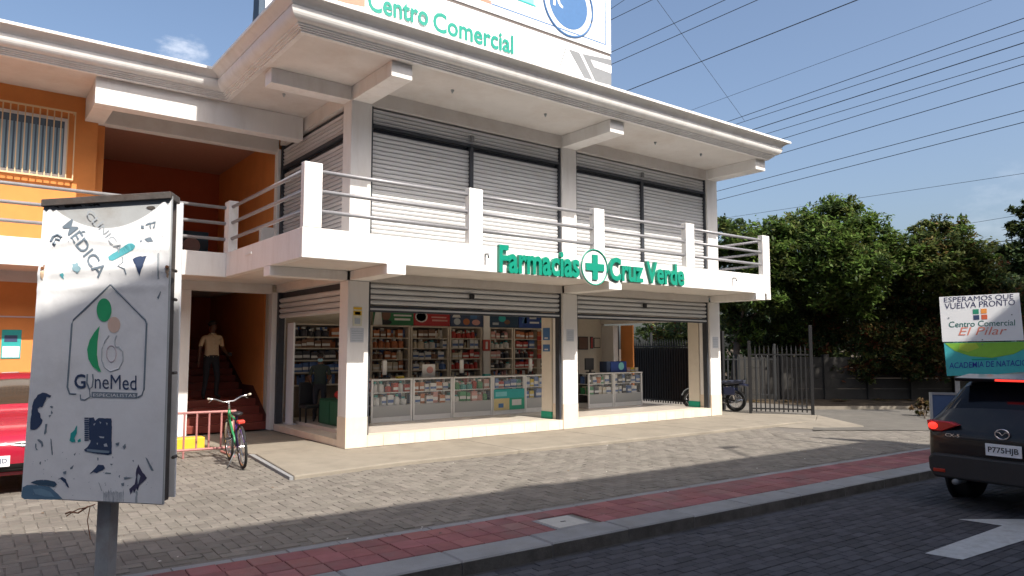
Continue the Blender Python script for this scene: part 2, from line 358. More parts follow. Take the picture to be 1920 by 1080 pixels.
# step with cream tiles
stp = box('shop_step', FLOOR, B, .43, .03, 0, 10.44, 4.3, .2)
tile = {}
x = .43
while x < 10.4:
    if 5.19 < x+.01 < 5.63: x = 5.65
    x1 = min(x+.333, 10.45)
    if x < 5.19: x1 = min(x1, 5.19)
    box('step_tile', CREAM, stp, x+.002, .005, .0, x1-.002, .03, .196, bevel=.003)
    box('step_tile', CREAM, stp, x+.002, .005, .197, x1-.002, .30, .206, bevel=.002)
    x = x1
y = .37
while y < 3.6:
    box('step_tile', CREAM, stp, .005, y+.002, 0, .43, min(y+.333, 3.76)-.002, .13, bevel=.003); y += .333
# storey slab, lintels and beams, balcony
sh = [(-1.28, 2.75), (-1.28, -1.28), (11.02, -1.28), (11.02, 4.4), (0, 4.4), (0, 2.75)]
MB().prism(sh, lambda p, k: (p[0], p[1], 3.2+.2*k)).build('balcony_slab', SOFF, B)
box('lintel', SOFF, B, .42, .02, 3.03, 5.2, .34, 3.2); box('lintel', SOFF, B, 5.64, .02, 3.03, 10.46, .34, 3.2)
box('lintel', SOFF, B, .02, .36, 3.03, .34, 3.78, 3.2)
for x0, x1 in CX:
    box('balcony_beam', WHITE, B, x0+.03, -1.43, 3.03, x1-.03 if x1 < 10 else 10.87, -.002, 3.198, bevel=.008)
box('balcony_beam', WHITE, B, -1.43, .03, 3.03, -.002, .33, 3.198, bevel=.008)

def fascia(name, *c): return box(name, WHITE, B, *c, bevel=.008)
fascia('balcony_fascia', -1.43, -1.41, 3.2, 11.16, -1.28, 3.68)
fascia('balcony_fascia', -1.43, -1.277, 3.2, -1.28, 2.60, 3.68)
fascia('balcony_fascia', 11.02, -1.277, 3.2, 11.16, 4.4, 3.68)
fascia('balcony_fascia', -14, 2.603, 3.2, -1.28, 2.75, 3.68)
box('end_downstand', WHITE, B, 10.98, -1.412, 3.05, 11.162, -1.27, 3.199, bevel=.008)
PX = [-1.42, 1.69, 4.83, 7.79, 10.86]
for x0 in PX: box('balcony_post', WHITE, B, x0, -1.414, 3.681, x0+.3, -1.27, 4.72, bevel=.01)
box('balcony_post', WHITE, B, -1.434, 2.46, 3.681, -1.25, 2.76, 4.72, bevel=.01)
for x0 in (-7.6, -10.7): box('balcony_post', WHITE, B, x0, 2.6, 3.681, x0+.3, 2.76, 4.72, bevel=.01)
for y0 in (1.6, 4.1): box('balcony_post', WHITE, B, 11.02, y0, 3.681, 11.165, y0+.3, 4.72, bevel=.01)
box('balcony_post', WHITE, B, -.32, 3.9, 3.4, -.02, 4.05, 4.5, bevel=.01)
for z in (4.6, 4.28, 3.96):
    for a, b in zip(PX[:-1], PX[1:]): MB().tube([(a+.28, -1.34, z), (b+.02, -1.34, z)], .033, 10).build('handrail', RAILM, B, True)
    MB().tube([(-1.36, -1.29, z), (-1.36, 2.48, z)], .033, 10).build('handrail', RAILM, B, True)
    MB().tube([(-14, 2.68, z), (-1.42, 2.68, z)], .033, 10).build('handrail', RAILM, B, True)
    MB().tube([(11.09, -1.29, z), (11.09, 4.2, z)], .033, 10).build('handrail', RAILM, B, True)
# small drain spouts on the fascia
for x in (2.05, 9.55):
    MB().tube([(x, -1.40, 3.52), (x, -1.50, 3.52), (x, -1.515, 3.44)], .018, 8).build('drain_spout', GREY, B, True)
MB().box(-1.445, 1.0, 3.50, -1.428, 1.35, 3.54).build('drain_slot', ALU, B)
# roof slab, beams
rs = [(-1.6, 2.25), (-1.6, -1.64), (10.85, -1.64), (10.85, 4.6), (0, 4.6), (0, 12), (-14, 12), (-14, 2.25)]
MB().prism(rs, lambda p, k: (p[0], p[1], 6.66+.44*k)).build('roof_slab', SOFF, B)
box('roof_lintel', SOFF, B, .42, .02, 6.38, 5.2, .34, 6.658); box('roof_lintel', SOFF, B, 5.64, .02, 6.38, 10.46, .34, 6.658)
box('roof_lintel', SOFF, B, .02, .36, 6.38, .34, 3.78, 6.658)
for x0, x1 in CX: box('roof_beam', WHITE, B, x0+.01, -1.53, 6.39, x1-.01, -.002, 6.658, bevel=.008)
box('roof_beam', WHITE, B, -1.5, .02, 6.39, -.002, .34, 6.658, bevel=.008)
box('roof_beam', WHITE, B, -3.85, 2.36, 6.17, -.002, 2.66, 6.658, bevel=.008)
box('roof_beam', SOFF, B, -3.83, 2.662, 6.20, -3.50, 3.80, 6.658, bevel=.008)
box('roof_beam', SOFF, B, -3.6, 3.803, 6.22, 0, 4.05, 6.658, bevel=.008)
# cornice: moulded profile mitred round the eaves
prof = [(-.05, 6.595), (.03, 6.595), (.03, 6.625), (.06, 6.625), (.06, 6.65), (.09, 6.65), (.09, 6.675), (.12, 6.675), (.12, 6.70)]
prof += [(.125+.14*math.sin(t*math.pi/14), 6.705+.17*(1-math.cos(t*math.pi/14))*1.0) for t in range(8)]
prof += [(.245, 6.885), (.245, 6.905), (.26, 6.905)] + [(.26+.13*(t/6)**1.6, 6.905+.10*(t/6)) for t in range(1, 7)] + [(.42, 7.005), (.42, 7.055), (-.05, 7.055)]
def cor(P, Q):
    n = len(prof); vs = [P(o, z) for o, z in prof]+[Q(o, z) for o, z in prof]
    fs = [(i, (i+1) % n, n+(i+1) % n, n+i) for i in range(n)]+[tuple(range(n)), tuple(range(n, 2*n))[::-1]]
    o = MB().add(vs, fs).build('cornice', WHITE, B)
c0 = lambda o, z: (10.85+o, 4.6, z+.06); c1 = lambda o, z: (10.85+o, -1.64-o, z+.06); c2 = lambda o, z: (-1.6-o, -1.64-o, z+.06)
c3 = lambda o, z: (-1.6-o, 2.25-o, z+.06); c4_ = lambda o, z: (-14, 2.25-o, z+.06)
cor(c0, c1); cor(c1, c2); cor(c2, c3); cor(c3, c4_)
# soffit lamp holders
for p in ((1.6, -.95, 6.66), (3.9, -.95, 6.66), (7.3, -.95, 6.66), (9.0, -.95, 6.66), (-.85, 1.2, 6.66), (-5.6, 3.0, 6.66), (-2.0, 6.0, 6.66)):
    f = MB().lathe([(.032, -.0), (.028, -.03), (.016, -.04), (.016, -.06), (.0, -.065)], p, 'Z', 12).build('lamp_holder', FADE, B, True)
# walls
wall(INWALL, .02, 4.3, .0, 10.75, 4.45, 3.2); wall(ORANGE, 0, 4.5, 0, .2, 9, 6.66)
wall(WHITE, .36, 4.3, 3.4, 10.9, 4.4, 6.66)
wall(WHITE, 10.55, .36, 3.2, 10.9, 4.3, 6.6)
# main-block return: pilaster next to the stairs
box('pilaster', WHITE, B, -.06, 3.79, 0, .26, 4.0, 3.03, bevel=.01)
box('pilaster', WHITE, B, -.03, 3.79, 3.4, .05, 3.97, 6.3, bevel=.01)
wall(ORANGE, .0, 4.0, 3.4, .2, 4.5, 6.66)
# rolling shutters
def slat_mesh(Lx, p, bulge, m):
    prof = [(0, 0), (-bulge*.55, p*.12), (-bulge, p*.38), (-bulge, p*.62), (-bulge*.55, p*.80), (0, p*.90), (.006, p*.90), (.006, 0)]
    b = MB(); n = len(prof)
    b.add([(0, y, z) for y, z in prof]+[(Lx, y, z) for y, z in prof], [(i, (i+1) % n, n+(i+1) % n, n+i) for i in range(n)]+[tuple(range(n)), tuple(range(n, 2*n))[::-1]])
    return b.mesh('slat', m)
def shutter(x0, x1, z0, z1, p, bulge, M, label=None):
    t = box('shutter', DARKM, B, 0, 0, 0, .01, .01, .01); 
    t.data = MB().box(x0, .05, z0, x1, .06, z1).mesh('shutter_backing', DARKM); t.matrix_basis = M; WM[t.name] = M
    t.matrix_parent_inverse = WM[B.name].inverted()
    me = slat_mesh(x1-x0, p, bulge, STEEL); z = z0
    while z+p <= z1+.001:
        inst('slat', me, t, M @ T(x0, .03, z)); z += p
    return t
I4 = Matrix()
for (x0, x1) in ((.42, 5.2), (5.64, 10.46)):
    mid = x0+2.32 if x0 < 1 else x0+2.30
    zt = 6.38
    shutter(x0+.05, mid-.04, 3.45, 5.98, .085, .022, T(0, .10, 0))
    shutter(mid+.04, x1-.05, 3.45, 5.98, .085, .022, T(0, .10, 0))
    shutter(x0+.05, x1-.05, 6.04, 6.36, .08, .022, T(0, .07, 0))
    for a, b, c, d in ((x0+.003, x0+.05, 3.4, 6.37), (x1-.05, x1-.003, 3.4, 6.37), (mid-.04, mid+.04, 3.4, 6.0)): box('shutter_guide', DARKM, B, a, .05, c, b, .19, d)
    box('shutter_bar', DARKM, B, x0+.05, .03, 5.985, x1-.05, .14, 6.035)
    box('padlock', GREY, B, mid-.04, .02, 6.10, mid+.04, .07, 6.22, bevel=.01)
    # ground floor, rolled up
    shutter(x0+.06, x1-.06, 2.60, 3.02, .105, .05, T(0, .08, 0))
    box('shutter_guide', DARKM, B, x0+.003, .06, .2, x0+.06, .2, 3.02); box('shutter_guide', DARKM, B, x1-.06, .06, .2, x1-.003, .2, 3.02)
    box('shutter_bar', DARKM, B, x0+.06, .07, 2.47, x1-.06, .15, 2.585); box('shutter_bar', STEEL, B, x0+.06, .055, 2.505, x1-.06, .069, 2.54)
    box('padlock', BLK, B, mid-.05, .0, 2.80, mid+.05, .06, 2.90, bevel=.01)
MS = Matrix.Translation((0.0, 0, 0)) @ RZ(rad(-90))       # local x -> -Y, local -y(front) -> -X
def side(x): return Matrix(((0, 1, 0, x), (-1, 0, 0, 0), (0, 0, 1, 0), (0, 0, 0, 1)))
# side opening spans y .36 .. 3.79 ; local x = -y
shutter(-3.76, -.40, 3.45, 5.80, .085, .022, side(.10)); shutter(-3.76, -.40, 5.90, 6.36, .08, .022, side(.07))
shutter(-3.76, -.40, 2.45, 3.02, .115, .045, side(.08))
box('shutter_bar', DARKM, B, .06, .40, 5.815, .16, 3.76, 5.885); box('shutter_guide', DARKM, B, .05, 3.70, .14, .2, 3.785, 3.02); box('shutter_guide', DARKM, B, .05, .363, .14, .2, .41, 3.02)
box('shutter_guide', DARKM, B, .05, 3.72, 3.4, .2, 3.785, 6.37)
# inner jambs with green feet
for x in (4.72, 10.0):
    pass
for x0 in (5.17, 10.43):
    box('inner_jamb', INWALL, B, x0, .37, .36, x0+.3, .72, 3.0); box('jamb_foot', GREEN, B, x0-.01, .366, .2, x0+.31, .73, .36)
# ---------------------------------------------------------------- left wing
wall(ORANGE, -14, 3.8, 3.4, -3.6, 4.0, 6.66); wall(ORANGE, -3.6, 4.0, 3.4, -3.45, 8.5, 6.66)
wall(SHADED_ORANGE, -3.45, 8.5, 3.4, 0, 8.65, 6.66)
wall(ORANGE, -14, 3.8, -.1, -2.0, 4.0, 3.0)
box('recess_ceiling', flat('bounce_tinted_ceiling', (.45, .22, .15), .8), B, -3.44, 4.06, 6.60, -.003, 8.49, 6.655)  # red bounce light and dimness painted into the ceiling colour
MB().prism([(-14, 2.76), (-1.3, 2.76), (-.002, 2.76), (-.002, 9), (-14, 9)], lambda p, k: (p[0], p[1], 3.2+.195*k)).build('upper_floor', SOFF, B)
box('lintel', SOFF, B, -14, 3.79, 3.0, -.07, 4.0, 3.2)
box('stair_post', WHITE, B, -1.98, 3.78, -.05, -1.76, 4.02, 3.0, bevel=.01)
wall(SHADED_ORANGE, -1.76, 4.05, 0, -1.70, 9, 3.2)
wall(SHADED_ORANGE, -1.70, 9.0, 0, 0, 9.1, 3.2)
box('wall_trim', PINK, B, -14, 3.785, 2.35, -2.3, 3.8, 2.375)
sg = box('side_grille', BLACKM, B, -2.3, 3.76, 0, -2.0, 3.79, 2.95)
# barred window, upper left
fr = MB(); 
for c in ((-5.7,3.77,5.02,-4.10,3.82,5.08),(-5.7,3.77,6.12,-4.10,3.82,6.18),(-4.16,3.77,5.08,-4.10,3.82,6.12),(-5.7,3.77,5.08,-5.64,3.82,6.12)): fr.box(*c)
win = fr.build('window', ALU, B)
box('pane', mat('dark_window', (.10, .14, .19), .12), win, -5.64, 3.78, 5.08, -4.16, 3.799, 6.12)
BLIND = mat('pale_blind', (.24, .37, .47), .6)
for i in range(13): box('blind_strip', BLIND, win, -5.62+i*.113, 3.772, 5.09, -5.62+i*.113+.085, 3.777, 5.98)
GRIL = mat('cream_grille', (.70, .52, .30), .6)
gr = box('window_grille', GRIL, B, -5.75, 3.66, 4.98, -3.99, 3.69, 5.01)
for c in ((-5.75, 3.66, 6.28, -3.99, 3.69, 6.31), (-4.02, 3.691, 4.98, -3.99, 3.80, 5.01), (-4.02, 3.691, 6.28, -3.99, 3.80, 6.31)): box('frame_bar', GRIL, gr, *c)
for i in range(16): box('bar', GRIL, gr, -5.72+i*.114, 3.667, 5.01, -5.72+i*.114+.02, 3.683, 6.28)
# stairs in the open bay

for i in range(11):
    z1 = .16*(i+1) if i < 4 else .16*(i+1); y0 = 4.05+.27*i+(.75 if i >= 4 else 0)
    x1 = -.002
    box('stair_step', REDSTEP, B, -1.70, y0, .0, x1, y0+(.27 if i != 3 else 1.02)+.02 if i < 10 else 9, z1, bevel=.008)
SK = mat('dark_skirting', (.10, .03, .02), .5)
MB().prism([(4.06, .0), (4.06, .25), (5.1, .92), (5.9, .92), (7.9, 2.0), (7.9, .2)], lambda p, k: (-.02+.016*k, p[0], p[1])).build('skirting', SK, B)
# things on the far upper corridor wall
ps = thing('corridor_banner', 'blue banner with white round emblem at the back of the upper corridor', 'banner', (-.75, 8.47, 3.5))
MB().box(-1.1, 8.46, 3.42, -.25, 8.495, 4.95).build('sheet', flat('blue_banner', (.07, .16, .25)), ps)
MB().lathe([(.22, 0), (.22, .01)], (-.68, 8.44, 4.55), 'Y', 24).build('emblem', PINK, ps)
# poster on the ground-floor orange wall
po = thing('wall_poster', 'small teal poster with white foot on the orange ground floor wall', 'poster', (-4.75, 3.79, 1.3))
a = at(4, 618, 'Y', 3.78); b = at(38, 672, 'Y', 3.78)
MB().box(a.x, 3.785, b.z, b.x, 3.797, a.z).build('sheet', TEAL, po); MB().box(a.x+.02, 3.781, b.z+.02, b.x-.02, 3.785, b.z+.22).build('text_block', BOARD, po)
MB().box(a.x+.04, 3.781, a.z-.22, b.x-.06, 3.785, a.z-.1).build('picture', NAVY, po)
# notices on the columns
def notice(x0, x1, z0, z1, label, colr, sub):
    t = thing('notice', label, 'notice', ((x0+x1)/2, -.004, z0))
    MB().box(x0, -.008, z0, x1, -.001, z1).build('sheet', colr, t)
    for (q0, q1, r0, r1, m) in sub: MB().box(x0+(x1-x0)*q0, -.0105, z0+(z1-z0)*r0, x0+(x1-x0)*q1, -.008, z0+(z1-z0)*r1).build('print', m, t)
notice(.10, .28, 2.20, 2.55, 'yellow and white camera warning notice on the corner column', flat('cream_sheet', (.66, .64, .5)), [(.05, .95, .55, .78, YEL), (.2, .8, .58, .74, BLK), (.05, .95, .85, .97, YEL), (.2, .8, .1, .4, FADE)])
lines = [(.08, .92, .1+.16*i, .17+.16*i, FADE) for i in range(5)]
notice(.06, .32, 1.90, 2.16, 'pale printed notice below the yellow notice on the corner column', flat('grey_sheet', (.52, .54, .58)), lines)
notice(5.30, 5.52, 1.95, 2.22, 'pale printed notice on the middle column', flat('grey_sheet', (.52, .54, .58)), lines)
notice(10.56, 10.8, 1.8, 2.1, 'pale printed notice on the right end column', flat('grey_sheet', (.52, .54, .58)), lines)

# ================================================================ SHOP SIGN
sg = thing('pharmacy_sign', 'raised green letters Farmacias Cruz Verde with round cross emblem on the balcony front', 'shop sign', (4.9, -1.43, 3.4))
def letters(word, x0, x1, zb0, zb1, hcap, parent, m, y=-1.415, depth=.07, bold=.035, cast=None):
    """one mesh per letter, each scaled from the built-in face"""
    widths = []; 
    full = text_mesh(word, None, 1, .1, m, bold); tot = max(v.co.x for v in full.vertices)
    cu = bpy.data.curves.new('t', 'FONT'); cu.body = word; cu.offset = bold; cu.extrude = .1; cu.resolution_u = 3
    o = bpy.data.objects.new('t', cu); COL.objects.link(o); me = evaluated(o); bpy.data.objects.remove(o)
    bm = bmesh.new(); bm.from_mesh(me)
    xs = [v.co.x for v in bm.verts]; mn, mxx = min(xs), max(xs); ys = [v.co.y for v in bm.verts]; y0, y1 = min(ys), max(ys)
    # islands -> group by x-overlap
    seen = set(); isl = []
    for v in bm.verts:
        if v.index in seen: continue
        stack = [v]; grp = []
        while stack:
            q = stack.pop()
            if q.index in seen: continue
            seen.add(q.index); grp.append(q)
            for e in q.link_edges: stack.append(e.other_vert(q))
        isl.append(grp)
    isl.sort(key=lambda g: min(v.co.x for v in g)); groups = []
    for g in isl:
        a, b = min(v.co.x for v in g), max(v.co.x for v in g)
        if groups and a < groups[-1][1]-.02*(mxx-mn)/len(word): groups[-1][0].extend(g); groups[-1][1] = max(groups[-1][1], b)
        else: groups.append([list(g), b])
    for g, _ in groups:
        ids = {v.index: i for i, v in enumerate(g)}; vs = []
        for v in g:
            f = (v.co.x-mn)/(mxx-mn)
            vs.append((x0+f*(x1-x0), y-depth*(v.co.z+.1)/.2, zb0+(zb1-zb0)*f+(v.co.y-0)/(y1-0)*hcap))
        fs = [[ids[v.index] for v in fc.verts] for fc in bm.faces if fc.verts[0].index in ids]
        mb = MB(); mb.add(vs, fs); mb.build('letter', m, parent)
    bm.free()
SGREEN = mat('sign_green_acrylic', (.003, .25, .165), .35, .05, 6, spec=.5)
letters('Farmacias', 2.32, 4.34, 3.22, 3.24, .50, sg, SGREEN, bold=.028)
letters('Cruz Verde', 5.20, 7.62, 3.24, 3.24, .47, sg, SGREEN, bold=.028)
cx, cz = 4.77, 3.46
MB().lathe([(.375, 0), (.375, -.05)], (cx, -1.415, cz), 'Y', 48).build('disc', BOARD, sg)
ringp = [(cx+.365*math.cos(t*2*math.pi/48), -1.475, cz+.365*math.sin(t*2*math.pi/48)) for t in range(48)]
MB().tube(ringp, .016, 6, close=True).build('ring', SGREEN, sg, True)
MB().prism([(-.26,-.075),(-.075,-.075),(-.075,-.26),(.075,-.26),(.075,-.075),(.26,-.075),(.26,.075),(.075,.075),(.075,.26),(-.075,.26),(-.075,.075),(-.26,.075)], lambda p, k: (cx+p[0], -1.468-.03*k, cz+p[1])).build('cross', SGREEN, sg)

# ================================================================ BILLBOARD ON THE ROOF
BY = -.8
bb = thing('roof_billboard', 'large white advertising billboard standing on the roof edge with green lettering', 'billboard', (2.5, BY, 7.05))
xR = at(1146, 130, 'Y', BY).x
sR = at(1146, 104, 'Y', BY).z; 
box('upper_panel', BOARD, bb, -1.9, BY, sR+.035, xR, BY+.12, 11.5); box('lower_panel', BOARD, bb, -1.9, BY+.01, 7.07, xR, BY+.12, sR-.035)
box('frame_rail', mat('rail_brown', (.12, .10, .09), .6), bb, -1.9, BY+.02, sR-.035, xR, BY+.11, sR+.035)
for x in (-1.2, 1.5, 4.2): box('strut', DARKM, bb, x, BY+.13, 7.05, x+.1, BY+.23, 11.3)
box('back_sheet', flat('dark_blue_sheet', (.02, .05, .09)), bb, -2.0, BY+.02, 7.08, -1.905, BY+.3, 11.5)
def bbtext(s, px0, py0, px1, py1, h, m, bold=.0, y=BY):
    a = at(px0, py0, 'Y', y-.003); c = at(px1, py1, 'Y', y-.003)
    inst('lettering', text_mesh(s, c.x-a.x, h, .004, m, bold), bb, face((a.x, y-.001, a.z), (1, 0, (c.z-a.z)/(c.x-a.x)), (0, 0, 1)))
SEA = flat('sea_green', (.0, .24, .18))
def serif_text(s, px0, py0, px1, py1, h, m):
    bbtext(s, px0, py0, px1, py1, h, m, .022, BY+.01)
serif_text('Centro', 690, 20, 802, 48, .40, SEA); serif_text('Comercial', 812, 58, 962, 101, .40, SEA)
def bquad(name, m, pts, d=.004, y=BY):
    P = [at(px, py, 'Y', y) for px, py in pts]
    MB().prism([(p.x, p.z) for p in P], lambda q, k: (q[0], y-.0005-d*k, q[1])).build(name, m, bb)
bquad('salmon_block', SALMON, [(560, -30), (640, -45), (684, -40), (684, 13), (650, 6), (560, -20)], y=BY+.01)
zl = lambda dz: sR+dz
def hb(name, m, x0, x1, z0, z1, d=.004, y=BY): MB().box(x0, y-d, z0, x1, y-.0005, z1).build(name, m, bb)
hb('border_line', BLUE, 2.6, xR-.16, sR+.20, sR+.225); hb('border_line', SALMON, -1.7, 2.6, sR+.20, sR+.27); hb('border_line', BLUE, xR-.185, xR-.16, sR+.225, 11.3)
hb('picture', SKYB, -.2, at(1001, 20, 'Y', BY).x, sR+.52, sR+2.5); hb('picture', LIME, 1.4, 2.9, sR+.50, sR+.62, .008); hb('picture', TEAL, 2.2, at(1003, 20, 'Y', BY).x+.02, sR+.49, sR+.52, .009)
cc = at(1066, 8, 'Y', BY); 
def ell_disc(name, m, c, r, d, r0=0):
    n = 48; P = [(c.x+r*math.cos(t*2*math.pi/n), c.z+r*math.sin(t*2*math.pi/n)) for t in range(n)]
    if r0 == 0: MB().prism(P, lambda q, k: (q[0], BY-.0005-d*k, q[1])).build(name, m, bb)
    else:
        MB().tube([(p[0], BY-.004, p[1]) for p in P], r0, 6, close=True).build(name, m, bb, True)
ell_disc('emblem_disc', BLUE, cc, .56, .004); ell_disc('emblem_ring', BLUE, cc, .72, .004, .028)
bbtext('iCK', 1037, 9, 1093, 33, .36, BOARD, .01, BY-.005)
# dark letter shapes at the right end of the lower board
bquad('dark_mark', GREY, [(1066, 92), (1086, 99), (1112, 152), (1096, 147)], y=BY+.01); bquad('dark_mark', GREY, [(1092, 101), (1146, 112), (1146, 160), (1116, 152)], y=BY+.01)
bquad('white_mark', BOARD, [(1107, 112), (1146, 124), (1146, 138), (1114, 126)], .008, y=BY+.01); bquad('dark_mark', GREY, [(1060, 90), (1062, 90), (1050, 127), (1048, 127)], y=BY+.01)
bquad('faded_mark', flat('faded_green', (.55, .70, .62)), [(1018, 114), (1026, 112), (1030, 120), (1022, 124)], y=BY+.01)

# ================================================================ PHARMACY INTERIOR
box('ceiling', INWALL, B, .36, .36, 3.0, 10.6, 4.3, 3.03)
SY = 3.98                                     # front of wall shelving
def shelving(x0, x1, label, zs, col):
    t = thing('wall_shelf', label, 'shelf unit', ((x0+x1)/2, 4.1, .2), 'shelf units along the pharmacy back wall')
    box('upright', SHELF, t, x0, SY, .2, x0+.05, 4.29, 2.36); box('upright', SHELF, t, x1-.05, SY, .2, x1, 4.29, 2.36)
    box('back_panel', flat('shelf_back', (.22, .18, .14)), t, x0+.05, 4.27, .2, x1-.05, 4.29, 2.36)
    for z in zs: box('shelf_board', SHELF, t, x0+.05, SY+.01, z-.03, x1-.05, 4.268, z)
    return t
ZS = [.95, 1.24, 1.52, 1.80, 2.06, 2.36]
bays = [(2.45, 3.55, 'orange packs'), (3.57, 4.72, 'cream packs'), (4.74, 5.78, 'red and white packs'), (6.02, 6.85, 'mixed pink packs'), (6.87, 7.78, 'red packs'), (7.80, 8.75, 'white packs'), (.45, 2.2, 'dark jars'), ]
PAL = {'orange': (.42, .14, .05), 'cream': (.55, .48, .36), 'red': (.42, .04, .03), 'white': (.62, .62, .60), 'pink': (.55, .28, .25), 'blue': (.07, .14, .34), 'teal': (.05, .34, .33), 'yellow': (.62, .46, .04), 'brown': (.18, .09, .05), 'green': (.05, .25, .10), 'dark': (.04, .04, .05)}
PM = {k: flat('pack_'+k, v, .5) for k, v in PAL.items()}
pref = [['orange', 'brown', 'orange', 'cream', 'brown'], ['cream', 'cream', 'white', 'brown', 'blue'], ['white', 'red', 'cream', 'blue', 'dark'], ['pink', 'brown', 'dark', 'pink', 'white'], ['red', 'red', 'dark', 'orange', 'blue'], ['white', 'white', 'cream', 'blue', 'dark'], ['dark', 'brown', 'dark', 'blue', 'orange']]
pack_mesh = {}
def pack_meshes(kind, c):
    k = (kind, c)
    if k not in pack_mesh:
        if kind == 'box': pack_mesh[k] = MB().box(-.5, -.5, 0, .5, .5, 1).add([(-.5, -.501, .25), (.5, -.501, .25), (.5, -.501, .55), (-.5, -.501, .55)], [(0, 1, 2, 3)], 1).mesh('medicine_box', [PM[c], PM['white' if c != 'white' else 'blue']])
        else: pack_mesh[k] = MB().lathe([(.5, 0), (.5, .62), (.42, .7), (.22, .76), (.22, .8)], (0, 0, 0), 'Z', 10).lathe([(.27, .8), (.27, 1), (.1, 1.0)], (0, 0, 0), 'Z', 10, 1).mesh('bottle', [PM[c], PM['white' if c != 'white' else 'teal']])
    return pack_mesh[k]
npk = 0
WH_ = flat('price_strip', (.5, .46, .38))
def backfill(parent, x0, x1, y, zs, cols, hmax):
    ms = [PM[c] for c in cols]; b = MB()
    for z in zs:
        x = x0
        while x < x1-.05:
            w_ = R.uniform(.035, .10); hh = 0; top = hmax*R.uniform(.6, 1.0); mi = R.randrange(len(ms))
            while hh < top-.03:
                h_ = min(R.uniform(.03, .12), hmax-hh); d_ = R.uniform(0, .03); b.box(x+.002, y+d_, z+hh+.001, min(x+w_, x1)-.002, y+.10+d_, z+hh+h_-.002, mi); hh += h_
                if R.random() < .3: mi = R.randrange(len(ms))
            x += w_
    o = b.build('small_packs', ms, parent); o['kind'] = 'stuff'
def pack(x, y, z, wd, h, c, where, kind, dp=.12):
    global npk
    o = bpy.data.objects.new('medicine_box' if kind == 'box' else 'medicine_bottle', pack_meshes(kind, c))
    link(o, None, T(x, y, z) @ RZ(R.uniform(-.12, .12)) @ Matrix.Diagonal((wd, dp if kind == 'box' else wd, h, 1)))
    cn = {'dark': 'dark'}.get(c, c)
    tag(o, f'{cn} {"medicine box" if kind == "box" else "medicine bottle"} {where}', 'box' if kind == 'box' else 'bottle', f'{cn} {"boxes" if kind == "box" else "bottles"} {where}'); npk += 1
order = ['first', 'second', 'third', 'fourth', 'fifth', 'sixth']
for bi, (x0, x1, what) in enumerate(bays):
    lab = f'cream wall shelf unit holding {what} behind the glass counter' if bi < 6 else 'cream wall shelf unit of dark jars seen through the side shutter'
    tsh = shelving(x0, x1, lab, ZS, None)
    backfill(tsh, x0+.06, x1-.06, SY+.155, ZS[:5], list(dict.fromkeys(pref[bi]+['white', 'blue', 'brown', 'dark'])), .23)
    for z in ZS[1:5]: box('price_strip', WH_, tsh, x0+.05, SY+.004, z-.028, x1-.05, SY+.009, z-.006)
    for zi, z in enumerate(ZS[1:5]):
        x = x0+.1
        row = R.choice(pref[bi]); kind = R.choice(['box', 'box', 'bottle'])
        while x < x1-.17:
            wd = R.uniform(.11, .21); h = R.uniform(.15, .235)
            if R.random() < .35: row = R.choice(pref[bi]); kind = R.choice(['box', 'box', 'bottle'])
            if R.random() < .9:
                pack(x+wd/2, SY+.1+R.uniform(-.02, .03), z, wd*.93, h, row, f'on the {["lowest", "third", "second", "top"][zi]} wall shelf of {what}', kind)
            x += wd+R.uniform(.0, .02)
# banners above the shelving
def banner(x0, x1, m, label, items):
    t = thing('shelf_banner', label, 'banner', ((x0+x1)/2, SY, 2.37), 'advertising banners above the pharmacy shelves')
    box('sheet', m, t, x0, SY-.02, 2.37, x1, SY, 2.80)
    for kind, a, b, c, d, mm in items:
        xa, xb = x0+(x1-x0)*a, x0+(x1-x0)*b; za, zb = 2.37+.43*c, 2.37+.43*d
        if kind == 'r': box('print', mm, t, xa, SY-.026, za, xb, SY-.02, zb)
        elif kind == 'e':
            P = [((xa+xb)/2+(xb-xa)/2*math.cos(q*math.pi/12), (za+zb)/2+(zb-za)/2*math.sin(q*math.pi/12)) for q in range(24)]
            MB().prism(P, lambda p, k: (p[0], SY-.021-.006*k, p[1])).build('print', mm, t)
        else:
            P = [(xa, za), (xb, za), (xb-(xb-xa)*.2, zb), (xa+(xb-xa)*.3, zb)]
            MB().prism(P, lambda p, k: (p[0], SY-.021-.008*k, p[1])).build('print', mm, t)
WH = PM['white']
banner(2.50, 3.62, flat('banner_green', (.02, .16, .06)), 'green shelf banner with a face at its left end and two pale text lines', [('s', .0, .22, 0, 1, WH), ('e', .2, .42, .25, .9, BROWN), ('e', .12, .45, -.0, .3, BLK), ('r', .5, .95, .52, .62, WH), ('r', .52, .92, .28, .4, WH)])
banner(3.64, 4.72, flat('banner_red', (.38, .02, .025)), 'red shelf banner with black oval emblem and pale text', [('e', .03, .37, .2, .85, WH), ('e', .06, .33, .26, .79, BLK), ('r', .1, .28, .45, .58, GREY), ('r', .48, .9, .48, .56, PM['pink']), ('r', .5, .93, .28, .38, PM['pink'])])
banner(4.74, 5.80, NAVY, 'dark shelf banner with several product pictures left of the white pillar', [('s', .05, .3, .55, .85, WH), ('e', .1, .3, .1, .5, FADE), ('e', .38, .58, .1, .5, PM['orange']), ('r', .6, .8, .5, .9, BLUE), ('e', .65, .9, .1, .45, PM['pink'])])
banner(6.02, 7.02, flat('banner_dark', (.015, .05, .10)), 'dark teal shelf banner right of the white pillar', [('e', .3, .55, .35, .8, TEAL), ('e', .5, .7, .2, .5, BROWN), ('r', .1, .3, .15, .3, FADE)])
